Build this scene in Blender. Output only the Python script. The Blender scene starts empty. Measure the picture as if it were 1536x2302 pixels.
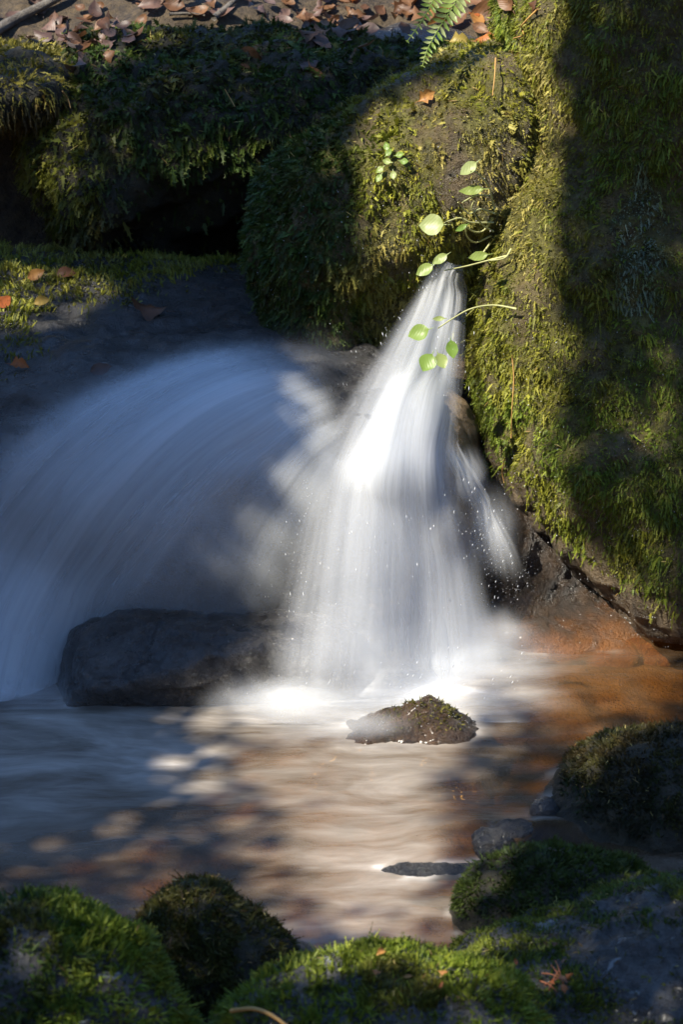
import bpy, math, random
import numpy as np
from mathutils import Vector, Matrix, Quaternion
from mathutils.bvhtree import BVHTree

random.seed(7)
RNG = np.random.default_rng(11)
S = bpy.context.scene
COL = S.collection

# ------------------------------------------------------------------ camera
CAM = np.array([0.0, -5.53, 2.36])
PITCH = math.radians(20)
FWD = np.array([0, math.cos(PITCH), -math.sin(PITCH)])
UPV = np.array([0, math.sin(PITCH), math.cos(PITCH)])
RGT = np.array([1.0, 0, 0])
FPX = 6000.0
cam_d = bpy.data.cameras.new('camera')
cam_d.sensor_fit = 'VERTICAL'
cam_d.sensor_height = 36
cam_d.sensor_width = 24
cam_d.lens = 36 * FPX / 2302
cam_d.clip_start = 0.05
cam_d.clip_end = 500
cam_d.dof.use_dof = True
cam_d.dof.focus_distance = 5.9
cam_d.dof.aperture_fstop = 7.0
cam = bpy.data.objects.new('camera', cam_d)
COL.objects.link(cam)
cam.location = CAM
cam.rotation_euler = (math.pi / 2 - PITCH, 0, 0)
S.camera = cam

# ------------------------------------------------------------------ sky, sun, exposure
SUN = np.array([-0.52, -0.42, 0.74]); SUN /= np.linalg.norm(SUN)
world = bpy.data.worlds.new('World'); S.world = world; world.use_nodes = True
wn = world.node_tree
bg = wn.nodes['Background']
sky = wn.nodes.new('ShaderNodeTexSky')
sky.sky_type = 'NISHITA'; sky.sun_disc = False
sky.sun_elevation = math.asin(SUN[2])
sky.sun_rotation = math.atan2(SUN[0], SUN[1])
sky.air_density = 1.0; sky.dust_density = 0.0; sky.ozone_density = 6.0
wn.links.new(sky.outputs[0], bg.inputs[0])
bg.inputs[1].default_value = 0.135
sd = bpy.data.lights.new('sun', 'SUN'); sd.energy = 5.0; sd.angle = math.radians(0.53)
sd.color = (1.0, 0.93, 0.80)
so = bpy.data.objects.new('sun', sd); COL.objects.link(so)
so.rotation_euler = Vector(SUN).to_track_quat('Z', 'Y').to_euler()
so.location = SUN * 20
S.view_settings.view_transform = 'Standard'
S.view_settings.look = 'None'
S.view_settings.exposure = 1.2
S.view_settings.gamma = 1
S.view_settings.use_curve_mapping = False
S.render.engine = 'CYCLES'
S.cycles.use_denoising = True
S.cycles.max_bounces = 7
S.cycles.diffuse_bounces = 3
S.cycles.glossy_bounces = 3
S.cycles.transmission_bounces = 4
S.cycles.transparent_max_bounces = 40
S.cycles.sample_clamp_indirect = 4
S.cycles.caustics_reflective = False
S.cycles.caustics_refractive = False

# ------------------------------------------------------------------ helpers
def ray(px, py):
    return FWD + (px - 768) / FPX * RGT + (1151 - py) / FPX * UPV

def W(px, py, Y=None, z=None):
    d = ray(px, py)
    t = (Y - CAM[1]) / d[1] if Y is not None else (z - CAM[2]) / d[2]
    return CAM + d * t

def to_px(p):
    q = np.asarray(p) - CAM
    d = q @ FWD
    return 768 + (q @ RGT) / d * FPX, 1151 - (q @ UPV) / d * FPX

def _hash(ix, iy, iz, seed):
    h = (ix.astype(np.int64) * 374761393 + iy.astype(np.int64) * 668265263 + iz.astype(np.int64) * 2147483647 + seed * 1274126177) & 0xffffffff
    h = ((h ^ (h >> 13)) * 1274126177) & 0xffffffff
    h = ((h ^ (h >> 16)) * 2246822519) & 0xffffffff
    return ((h ^ (h >> 15)) & 0xffffff) / float(0xffffff)

def vnoise(p, seed=0):
    i = np.floor(p).astype(np.int64); f = p - i
    u = f * f * f * (f * (f * 6 - 15) + 10)
    r = 0
    for dx in (0, 1):
        wx = u[:, 0] if dx else 1 - u[:, 0]
        for dy in (0, 1):
            wy = u[:, 1] if dy else 1 - u[:, 1]
            for dz in (0, 1):
                wz = u[:, 2] if dz else 1 - u[:, 2]
                r = r + wx * wy * wz * _hash(i[:, 0] + dx, i[:, 1] + dy, i[:, 2] + dz, seed)
    return r * 2 - 1

def fbm(p, octv=4, seed=0, gain=0.5):
    a = 1.0; r = 0; tot = 0
    for o in range(octv):
        r = r + a * vnoise(p * (2.03 ** o) + 17.3 * o, seed + o * 13); tot += a; a *= gain
    return r / tot * 1.5

def sstep(a, b, x):
    t = np.clip((x - a) / (b - a), 0, 1)
    return t * t * (3 - 2 * t)

def mk(name, verts, faces, mat=None, parent=None, smooth=True, cols=None, dens=None, uv=None, link=True):
    """numpy verts (n,3), faces (m,k) array or list of such arrays -> one mesh object"""
    me = bpy.data.meshes.new(name)
    fl = faces if isinstance(faces, list) else [faces]
    fl = [np.asarray(f, dtype=np.int32) for f in fl if len(f)]
    loops = np.concatenate([f.ravel() for f in fl])
    sizes = np.concatenate([np.full(len(f), f.shape[1], dtype=np.int32) for f in fl])
    starts = np.concatenate([[0], np.cumsum(sizes)[:-1]]).astype(np.int32)
    me.vertices.add(len(verts)); me.vertices.foreach_set('co', np.asarray(verts, dtype=np.float32).ravel())
    me.loops.add(len(loops)); me.loops.foreach_set('vertex_index', loops.astype(np.int32))
    me.polygons.add(len(sizes)); me.polygons.foreach_set('loop_start', starts)
    me.polygons.foreach_set('use_smooth', np.full(len(sizes), smooth, dtype=bool))
    if cols is not None:
        a = me.attributes.new('col', 'FLOAT_COLOR', 'POINT')
        c = np.ones((len(verts), 4), dtype=np.float32); c[:, :3] = cols
        a.data.foreach_set('color', c.ravel())
    if dens is not None:
        a = me.attributes.new('dens', 'FLOAT', 'POINT')
        a.data.foreach_set('value', np.asarray(dens, dtype=np.float32))
    if uv is not None:
        a = me.attributes.new('flow', 'FLOAT_VECTOR', 'POINT')
        v = np.zeros((len(verts), 3), dtype=np.float32); v[:, :uv.shape[1]] = uv
        a.data.foreach_set('vector', v.ravel())
    me.update(calc_edges=True)
    me.validate()
    if mat: me.materials.append(mat)
    if not link: return me
    o = bpy.data.objects.new(name, me); COL.objects.link(o)
    if parent: o.parent = parent
    return o

def tag(o, label=None, cat=None, group=None, kind=None):
    if label: o['label'] = label
    if cat: o['category'] = cat
    if group: o['group'] = group
    if kind: o['kind'] = kind
    return o

def empty(name, loc):
    o = bpy.data.objects.new(name, None); COL.objects.link(o); o.location = loc
    o.empty_display_size = 0.05
    return o

def child(o, parent):
    """parent a mesh built in world coordinates to an object that sits at its own base"""
    o.parent = parent
    o.matrix_parent_inverse = Matrix.Translation(Vector(parent.location)).inverted()
    return o

# ------------------------------------------------------------------ materials
def nt(name):
    m = bpy.data.materials.new(name); m.use_nodes = True
    t = m.node_tree; t.nodes.clear()
    out = t.nodes.new('ShaderNodeOutputMaterial')
    return m, t, out

def node(t, kind, **kw):
    n = t.nodes.new(kind)
    for k, v in kw.items():
        if k.startswith('i_'):
            key = k[2:]
            key = int(key) if key.isdigit() else key
            n.inputs[key].default_value = v
        else: setattr(n, k, v)
    return n

def noise(t, vec, scale, detail=6, rough=0.6, dist=0.0):
    n = node(t, 'ShaderNodeTexNoise', i_Scale=scale, i_Detail=detail, i_Roughness=rough, i_Distortion=dist)
    if vec is not None: t.links.new(vec, n.inputs['Vector'])
    return n.outputs[0]

def ramp(t, fac, stops):
    r = node(t, 'ShaderNodeValToRGB')
    e = r.color_ramp.elements
    while len(e) < len(stops): e.new(0.5)
    for i, (p, c) in enumerate(stops):
        e[i].position = p; e[i].color = tuple(c) + ((1,) if len(c) == 3 else ())
    t.links.new(fac, r.inputs[0])
    return r.outputs[0]

def math_(t, op, a, b=None, clamp=False):
    n = node(t, 'ShaderNodeMath', operation=op, use_clamp=clamp)
    for i, v in enumerate((a, b)):
        if v is None: continue
        if isinstance(v, (int, float)): n.inputs[i].default_value = v
        else: t.links.new(v, n.inputs[i])
    return n.outputs[0]

def mixc(t, fac, a, b):
    n = node(t, 'ShaderNodeMix', data_type='RGBA')
    for sock, v in ((n.inputs[0], fac), (n.inputs[6], a), (n.inputs[7], b)):
        if isinstance(v, (int, float)): sock.default_value = v
        elif isinstance(v, tuple): sock.default_value = v + (1,)
        else: t.links.new(v, sock)
    return n.outputs[2]

def rock_mat(name, dark, mid, light, rough=(0.35, 0.8), scale=6.0, bump=0.5, lichen=None, spec=0.5, coat=0.0, mossy=False, glow_band=False, soil=False):
    m, t, out = nt(name)
    geo = node(t, 'ShaderNodeNewGeometry')
    pos = geo.outputs['Position']
    n1 = noise(t, pos, scale, 10, 0.65, 0.4)
    n2 = noise(t, pos, scale * 7, 8, 0.7)
    vor = node(t, 'ShaderNodeTexVoronoi', feature='F1', i_Scale=scale * 22)
    t.links.new(pos, vor.inputs['Vector'])
    c = ramp(t, n1, [(0.30, dark), (0.5, mid), (0.72, light)])
    sp = ramp(t, n2, [(0.42, (0, 0, 0)), (0.62, (1, 1, 1))])
    c = mixc(t, math_(t, 'MULTIPLY', sp, 0.45), c, light)
    grain = ramp(t, vor.outputs['Distance'], [(0.0, (1, 1, 1)), (0.35, (0, 0, 0))])
    c = mixc(t, math_(t, 'MULTIPLY', grain, 0.35), c, dark)
    if lichen:
        lc, lsc, lth = lichen
        l = ramp(t, noise(t, pos, lsc, 8, 0.7, 0.6), [(lth, (0, 0, 0)), (lth + 0.05, (1, 1, 1))])
        c = mixc(t, math_(t, 'MULTIPLY', l, 0.8), c, lc)
    if soil:
        sx = node(t, 'ShaderNodeSeparateXYZ'); t.links.new(pos, sx.inputs[0])
        mr = node(t, 'ShaderNodeMapRange', i_1=0.15, i_2=0.5, i_3=0.0, i_4=0.85)
        t.links.new(sx.outputs[2], mr.inputs[0])
        c = mixc(t, mr.outputs[0], c, ramp(t, n2, [(0.35, (0.012, 0.008, 0.005)), (0.65, (0.085, 0.06, 0.03))]))
    if glow_band:  # orange glow of lit rock near the waterline, mixed into the base colour
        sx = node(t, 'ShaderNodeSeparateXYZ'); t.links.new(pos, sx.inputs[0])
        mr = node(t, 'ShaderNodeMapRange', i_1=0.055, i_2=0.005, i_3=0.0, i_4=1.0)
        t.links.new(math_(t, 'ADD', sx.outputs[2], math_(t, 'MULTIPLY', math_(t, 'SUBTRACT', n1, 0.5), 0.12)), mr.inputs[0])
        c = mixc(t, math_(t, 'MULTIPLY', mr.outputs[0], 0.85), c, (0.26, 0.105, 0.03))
    if mossy:
        at = node(t, 'ShaderNodeAttribute', attribute_name='dens')
        mc = ramp(t, noise(t, pos, 40, 6, 0.7), [(0.35, (0.02, 0.02, 0.006)), (0.5, (0.09, 0.085, 0.018)), (0.65, (0.17, 0.16, 0.035))])
        c = mixc(t, math_(t, 'MULTIPLY', at.outputs['Fac'], 0.85), c, mc)
    p = node(t, 'ShaderNodeBsdfPrincipled')
    p.inputs['Specular IOR Level'].default_value = spec
    p.inputs['Coat Weight'].default_value = coat; p.inputs['Coat Roughness'].default_value = 0.22; p.inputs['Coat IOR'].default_value = 1.4
    t.links.new(c, p.inputs['Base Color'])
    rr = ramp(t, noise(t, pos, scale * 2.2, 6, 0.6), [(0.35, (rough[0],) * 3), (0.65, (rough[1],) * 3)])
    t.links.new(rr, p.inputs['Roughness'])
    h = math_(t, 'ADD', math_(t, 'MULTIPLY', n1, 1.0), math_(t, 'MULTIPLY', n2, 0.5))
    h = math_(t, 'SUBTRACT', h, math_(t, 'MULTIPLY', grain, 0.12))
    h = math_(t, 'ADD', h, math_(t, 'MULTIPLY', noise(t, pos, scale * 24, 4, 0.7), 0.16))
    b = node(t, 'ShaderNodeBump', i_Strength=bump, i_Distance=0.03)
    t.links.new(h, b.inputs['Height']); t.links.new(b.outputs[0], p.inputs['Normal'])
    t.links.new(p.outputs[0], out.inputs[0])
    return m

def moss_mat(name='moss'):
    m, t, out = nt(name)
    a = node(t, 'ShaderNodeAttribute', attribute_name='col')
    p = node(t, 'ShaderNodeBsdfPrincipled', i_Roughness=0.55)
    p.inputs['Specular IOR Level'].default_value = 0.3
    t.links.new(a.outputs['Color'], p.inputs['Base Color'])
    tr = node(t, 'ShaderNodeBsdfTranslucent')
    t.links.new(a.outputs['Color'], tr.inputs['Color'])
    mx = node(t, 'ShaderNodeMixShader', i_0=0.3)
    t.links.new(p.outputs[0], mx.inputs[1]); t.links.new(tr.outputs[0], mx.inputs[2])
    t.links.new(mx.outputs[0], out.inputs[0])
    return m

def leaf_mat(name, c1, c2, c3, transl=0.35, rough=0.5, spot=True):
    m, t, out = nt(name)
    oi = node(t, 'ShaderNodeObjectInfo')
    tc = node(t, 'ShaderNodeTexCoord')
    c = ramp(t, oi.outputs['Random'], [(0.0, c1), (0.5, c2), (1.0, c3)])
    n = noise(t, tc.outputs['Object'], 60, 6, 0.7)
    dark = tuple(x * 0.35 for x in c1)
    if spot: c = mixc(t, math_(t, 'MULTIPLY', ramp(t, n, [(0.5, (0, 0, 0)), (0.68, (1, 1, 1))]), 0.6), c, dark)
    p = node(t, 'ShaderNodeBsdfPrincipled', i_Roughness=rough)
    t.links.new(c, p.inputs['Base Color'])
    wv = node(t, 'ShaderNodeTexWave', i_Scale=55.0, i_Distortion=1.5)
    mp = node(t, 'ShaderNodeMapping'); mp.inputs['Rotation'].default_value = (0, 0, 0.8)
    t.links.new(tc.outputs['Object'], mp.inputs[0]); t.links.new(mp.outputs[0], wv.inputs[0])
    b = node(t, 'ShaderNodeBump', i_Strength=0.10, i_Distance=0.002)
    t.links.new(wv.outputs[1], b.inputs['Height']); t.links.new(b.outputs[0], p.inputs['Normal'])
    tr = node(t, 'ShaderNodeBsdfTranslucent')
    t.links.new(c, tr.inputs['Color'])
    mx = node(t, 'ShaderNodeMixShader', i_0=transl)
    t.links.new(p.outputs[0], mx.inputs[1]); t.links.new(tr.outputs[0], mx.inputs[2])
    t.links.new(mx.outputs[0], out.inputs[0])
    return m

def plain_mat(name, c, rough=0.6, transl=0.0):
    m, t, out = nt(name)
    tc = node(t, 'ShaderNodeTexCoord')
    n = noise(t, tc.outputs['Object'], 40, 5, 0.6)
    cc = mixc(t, n, tuple(x * 0.6 for x in c), tuple(min(1, x * 1.35) for x in c))
    p = node(t, 'ShaderNodeBsdfPrincipled', i_Roughness=rough)
    t.links.new(cc, p.inputs['Base Color'])
    sh = p.outputs[0]
    if transl:
        tr = node(t, 'ShaderNodeBsdfTranslucent'); t.links.new(cc, tr.inputs['Color'])
        mx = node(t, 'ShaderNodeMixShader', i_0=transl)
        t.links.new(sh, mx.inputs[1]); t.links.new(tr.outputs[0], mx.inputs[2]); sh = mx.outputs[0]
    t.links.new(sh, out.inputs[0])
    return m

def water_sheet_mat(name, su, sv, lo, hi, floor=0.25, fine=0.5, col=(0.80, 0.82, 0.84)):
    """falling white water: scattering film whose cover follows the flow; streaks run along it"""
    m, t, out = nt(name)
    d = node(t, 'ShaderNodeAttribute', attribute_name='dens')
    f = node(t, 'ShaderNodeAttribute', attribute_name='flow')
    mp = node(t, 'ShaderNodeMapping'); mp.inputs['Scale'].default_value = (su, sv, 1)
    t.links.new(f.outputs['Vector'], mp.inputs[0])
    n1 = noise(t, mp.outputs[0], 1.0, 5, 0.6, 0.25)
    mp2 = node(t, 'ShaderNodeMapping'); mp2.inputs['Scale'].default_value = (su * 4.5, sv * 2.2, 1)
    t.links.new(f.outputs['Vector'], mp2.inputs[0])
    n2 = noise(t, mp2.outputs[0], 1.0, 4, 0.6, 0.2)
    s = math_(t, 'ADD', math_(t, 'MULTIPLY', n1, 1 - fine), math_(t, 'MULTIPLY', n2, fine))
    s = node(t, 'ShaderNodeMapRange', i_1=lo, i_2=hi, i_3=floor, i_4=1.0)
    t.links.new(math_(t, 'ADD', math_(t, 'MULTIPLY', n1, 1 - fine), math_(t, 'MULTIPLY', n2, fine)), s.inputs[0])
    al = math_(t, 'MULTIPLY', s.outputs[0], d.outputs['Fac'], True)
    df = node(t, 'ShaderNodeBsdfDiffuse'); df.inputs[0].default_value = col + (1,)
    tr = node(t, 'ShaderNodeBsdfTranslucent'); tr.inputs[0].default_value = col + (1,)
    mx = node(t, 'ShaderNodeMixShader', i_0=0.30)
    t.links.new(df.outputs[0], mx.inputs[1]); t.links.new(tr.outputs[0], mx.inputs[2])
    tp = node(t, 'ShaderNodeBsdfTransparent')
    m2 = node(t, 'ShaderNodeMixShader')
    t.links.new(al, m2.inputs[0]); t.links.new(tp.outputs[0], m2.inputs[1]); t.links.new(mx.outputs[0], m2.inputs[2])
    t.links.new(m2.outputs[0], out.inputs[0])
    return m

def pool_mat():
    m, t, out = nt('pool_water')
    d = node(t, 'ShaderNodeAttribute', attribute_name='dens')
    geo = node(t, 'ShaderNodeNewGeometry')
    wob = node(t, 'ShaderNodeTexNoise', i_Scale=3.0, i_Detail=3)
    t.links.new(geo.outputs['Position'], wob.inputs['Vector'])
    vm = node(t, 'ShaderNodeVectorMath', operation='MULTIPLY_ADD')
    t.links.new(wob.outputs['Color'], vm.inputs[0]); vm.inputs[1].default_value = (0.12, 0.12, 0); t.links.new(geo.outputs['Position'], vm.inputs[2])
    def nn(sx, sy, deg, det, ds=0.5):
        mp = node(t, 'ShaderNodeMapping'); mp.inputs['Scale'].default_value = (sx, sy, 1); mp.inputs['Rotation'].default_value = (0, 0, math.radians(deg))
        t.links.new(vm.outputs[0], mp.inputs[0])
        return noise(t, mp.outputs[0], 1.0, det, 0.6, ds)
    n1 = nn(2.4, 6, -8, 5, 0.8); n2 = nn(7, 26, 5, 5); n3 = nn(16, 80, -3, 3)
    s = math_(t, 'ADD', math_(t, 'MULTIPLY', n1, 0.70), math_(t, 'ADD', math_(t, 'MULTIPLY', n2, 0.22), math_(t, 'MULTIPLY', n3, 0.08)))
    mr = node(t, 'ShaderNodeMapRange', i_1=0.34, i_2=0.66, i_3=0.35, i_4=1.45)
    t.links.new(s, mr.inputs[0])
    al = math_(t, 'MULTIPLY', mr.outputs[0], d.outputs['Fac'], True)
    # clear tannin-brown water over the bed, with milky froth drawn out by the current
    tp = node(t, 'ShaderNodeBsdfTransparent'); tp.inputs[0].default_value = (0.86, 0.62, 0.29, 1)
    c = ramp(t, al, [(0.08, (0.34, 0.20, 0.09)), (0.36, (0.47, 0.40, 0.32)), (0.65, (0.56, 0.50, 0.43)), (0.95, (0.85, 0.85, 0.85))])
    df = node(t, 'ShaderNodeBsdfDiffuse'); t.links.new(c, df.inputs[0])
    body = node(t, 'ShaderNodeMixShader')
    t.links.new(al, body.inputs[0]); t.links.new(tp.outputs[0], body.inputs[1]); t.links.new(df.outputs[0], body.inputs[2])
    gl = node(t, 'ShaderNodeBsdfGlossy', i_Roughness=0.35)
    b = node(t, 'ShaderNodeBump', i_Strength=0.3, i_Distance=0.015)
    t.links.new(s, b.inputs['Height']); t.links.new(b.outputs[0], gl.inputs['Normal'])
    fr = node(t, 'ShaderNodeFresnel', i_IOR=1.33)
    t.links.new(b.outputs[0], fr.inputs['Normal'])
    fin = node(t, 'ShaderNodeMixShader')
    t.links.new(fr.outputs[0], fin.inputs[0]); t.links.new(body.outputs[0], fin.inputs[1]); t.links.new(gl.outputs[0], fin.inputs[2])
    t.links.new(fin.outputs[0], out.inputs[0])
    return m

M = {}
M['moss'] = moss_mat()
M['mossy_rock'] = rock_mat('moss_covered_rock', (0.005, 0.005, 0.003), (0.016, 0.015, 0.006), (0.05, 0.04, 0.016), (0.5, 0.9), 9, 0.9)
M['wall_rock'] = rock_mat('brown_wet_rock', (0.020, 0.014, 0.009), (0.075, 0.052, 0.030), (0.22, 0.16, 0.09), (0.22, 0.6), 9, 1.0, mossy=True)
M['wet_black'] = rock_mat('wet_black_rock', (0.004, 0.004, 0.004), (0.012, 0.011, 0.010), (0.05, 0.045, 0.04), (0.12, 0.6), 8, 1.0, spec=0.8, coat=0.2)
M['grey_rock'] = rock_mat('grey_wet_rock', (0.006, 0.006, 0.005), (0.024, 0.023, 0.020), (0.15, 0.145, 0.135), (0.12, 0.7), 12, 1.0, ((0.30, 0.32, 0.32), 16, 0.60), coat=0.25)
M['stone_brown'] = rock_mat('dark_brown_wet_rock', (0.010, 0.007, 0.005), (0.035, 0.021, 0.012), (0.12, 0.065, 0.03), (0.18, 0.5), 13, 1.0, spec=0.7, coat=0.3)
M['glow_rock'] = rock_mat('wet_rock_painted_glow', (0.010, 0.007, 0.005), (0.03, 0.02, 0.012), (0.09, 0.055, 0.03), (0.15, 0.5), 13, 1.0, spec=0.7, coat=0.3, glow_band=True)  # wet rock with the waterline glow painted in
M['stone_dark'] = rock_mat('black_wet_stone', (0.005, 0.005, 0.005), (0.022, 0.020, 0.019), (0.11, 0.10, 0.09), (0.10, 0.5), 14, 1.0, spec=1.0, coat=0.4)
M['tan_rock'] = rock_mat('orange_brown_rock', (0.05, 0.035, 0.022), (0.16, 0.115, 0.07), (0.30, 0.22, 0.14), (0.25, 0.6), 9, 0.7)
M['ground'] = rock_mat('forest_soil', (0.022, 0.014, 0.007), (0.08, 0.05, 0.022), (0.19, 0.12, 0.05), (0.6, 0.95), 5, 1.0, soil=True)
M['bark'] = rock_mat('bark', (0.03, 0.025, 0.02), (0.09, 0.075, 0.06), (0.18, 0.16, 0.13), (0.7, 0.95), 6, 0.8)

# ------------------------------------------------------------------ rock modelling: distance field + surface nets
def ell(P, c, r, rot=None):
    q = P - c
    if rot is not None: q = q @ np.array(rot.transposed()).T if False else q @ np.array(rot)
    r = np.asarray(r)
    k0 = np.linalg.norm(q / r, axis=-1); k1 = np.linalg.norm(q / (r * r), axis=-1)
    return k0 * (k0 - 1) / np.maximum(k1, 1e-6)

def rbox(P, c, hb, rad, rot=None):
    q = P - c
    if rot is not None: q = q @ np.array(rot)
    d = np.abs(q) - (np.asarray(hb) - rad)
    return np.linalg.norm(np.maximum(d, 0), axis=-1) + np.minimum(d.max(axis=-1), 0) - rad

def smin(a, b, k):
    h = np.clip(0.5 + 0.5 * (b - a) / k, 0, 1)
    return b + (a - b) * h - k * h * (1 - h)

def smax(a, b, k): return -smin(-a, -b, k)

def rot(rx=0, ry=0, rz=0):
    return (Matrix.Rotation(math.radians(rz), 3, 'Z') @ Matrix.Rotation(math.radians(ry), 3, 'Y') @ Matrix.Rotation(math.radians(rx), 3, 'X'))

def surface_nets(f, lo, hi, h):
    lo = np.asarray(lo, float); hi = np.asarray(hi, float)
    n = np.ceil((hi - lo) / h).astype(int) + 1
    ax = [lo[i] + h * np.arange(n[i]) for i in range(3)]
    G = np.stack(np.meshgrid(*ax, indexing='ij'), -1)
    V = f(G.reshape(-1, 3)).reshape(n)
    for a in range(3):
        sl = [slice(None)] * 3
        for e in (0, -1):
            sl[a] = e; V[tuple(sl)] = np.maximum(V[tuple(sl)], h * 0.5)
    I = V < 0
    c = n - 1
    cnt = np.zeros(c, int)
    for dx in (0, 1):
        for dy in (0, 1):
            for dz in (0, 1):
                cnt += I[dx:dx + c[0], dy:dy + c[1], dz:dz + c[2]]
    act = (cnt > 0) & (cnt < 8)
    idx = -np.ones(c, int); ci = np.argwhere(act); idx[act] = np.arange(len(ci))
    acc = np.zeros((len(ci), 3)); num = np.zeros(len(ci))
    offs = [(x, y, z) for x in (0, 1) for y in (0, 1) for z in (0, 1)]
    for o in offs:
        for a in range(3):
            if o[a]: continue
            o2 = list(o); o2[a] = 1
            v0 = V[ci[:, 0] + o[0], ci[:, 1] + o[1], ci[:, 2] + o[2]]
            v1 = V[ci[:, 0] + o2[0], ci[:, 1] + o2[1], ci[:, 2] + o2[2]]
            cr = (v0 < 0) != (v1 < 0)
            t = np.where(cr, v0 / np.where(cr, v0 - v1, 1), 0)
            p = np.array(o, float)[None].repeat(len(ci), 0); p[:, a] += t
            acc[cr] += p[cr]; num[cr] += 1
    verts = lo + h * (ci + acc / num[:, None])
    faces = []
    for a in range(3):
        b, d = (a + 1) % 3, (a + 2) % 3
        s0 = [slice(None)] * 3; s1 = [slice(None)] * 3
        s0[a] = slice(0, -1); s1[a] = slice(1, None)
        for q in (b, d):
            s0[q] = slice(1, -1); s1[q] = slice(1, -1)
        A = I[tuple(s0)]; B = I[tuple(s1)]
        e = np.argwhere(A != B)
        sg = A[e[:, 0], e[:, 1], e[:, 2]]
        e = e.copy(); e[:, b] += 1; e[:, d] += 1
        def cell(ob, od):
            k = e.copy(); k[:, b] += ob; k[:, d] += od
            return idx[k[:, 0], k[:, 1], k[:, 2]]
        q = np.stack([cell(-1, -1), cell(0, -1), cell(0, 0), cell(-1, 0)], 1)
        q[~sg] = q[~sg][:, ::-1]
        faces.append(q)
    return verts, np.concatenate(faces)

def vnormals(v, f):
    n = np.zeros_like(v)
    fn = np.cross(v[f[:, 2]] - v[f[:, 0]], v[f[:, 3]] - v[f[:, 1]]) if f.shape[1] == 4 else np.cross(v[f[:, 1]] - v[f[:, 0]], v[f[:, 2]] - v[f[:, 0]])
    for k in range(f.shape[1]): np.add.at(n, f[:, k], fn)
    return n / np.maximum(np.linalg.norm(n, axis=1, keepdims=True), 1e-12)

SOLIDS = []          # (verts, faces) of every rock, for placing things on them
def rock(name, f, lo, hi, h, mat, label, cat='boulder', amp=0.03, sc=5, seed=1, ridge=0.0, group=None):
    v, fc = surface_nets(f, lo, hi, h)
    n = vnormals(v, fc)
    d = amp * fbm(v * sc, 4, seed) + 0.45 * amp * fbm(v * sc * 4, 3, seed + 50)
    if ridge:
        d -= ridge * np.maximum(0, 0.25 - np.abs(fbm(v * sc * 0.9 + 7, 3, seed + 99))) * 4 * 0.25
    v = v + n * d[:, None]
    base = np.array([v[:, 0].mean(), v[:, 1].mean(), v[:, 2].min()])
    o = mk(name, v - base, fc, mat)
    o.location = base
    tag(o, label, cat, group)
    SOLIDS.append((v, fc))
    o_n = vnormals(v, fc)
    return dict(o=o, v=v, f=fc, n=o_n)

GREENS = dict(
    olive=((0.22, 0.215, 0.020), (0.34, 0.32, 0.034), (0.13, 0.14, 0.016)),
    bright=((0.17, 0.235, 0.020), (0.27, 0.32, 0.032), (0.095, 0.15, 0.016)),
    deep=((0.050, 0.088, 0.014), (0.085, 0.130, 0.020), (0.028, 0.052, 0.010)),
    blackish=((0.018, 0.021, 0.008), (0.036, 0.038, 0.012), (0.050, 0.040, 0.012)),
    brown=((0.13, 0.075, 0.020), (0.22, 0.14, 0.040), (0.07, 0.042, 0.014)),
    tan=((0.36, 0.28, 0.09), (0.46, 0.37, 0.13), (0.25, 0.21, 0.06)),
    teal=((0.24, 0.28, 0.21), (0.30, 0.34, 0.26), (0.16, 0.20, 0.15)),
)

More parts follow.
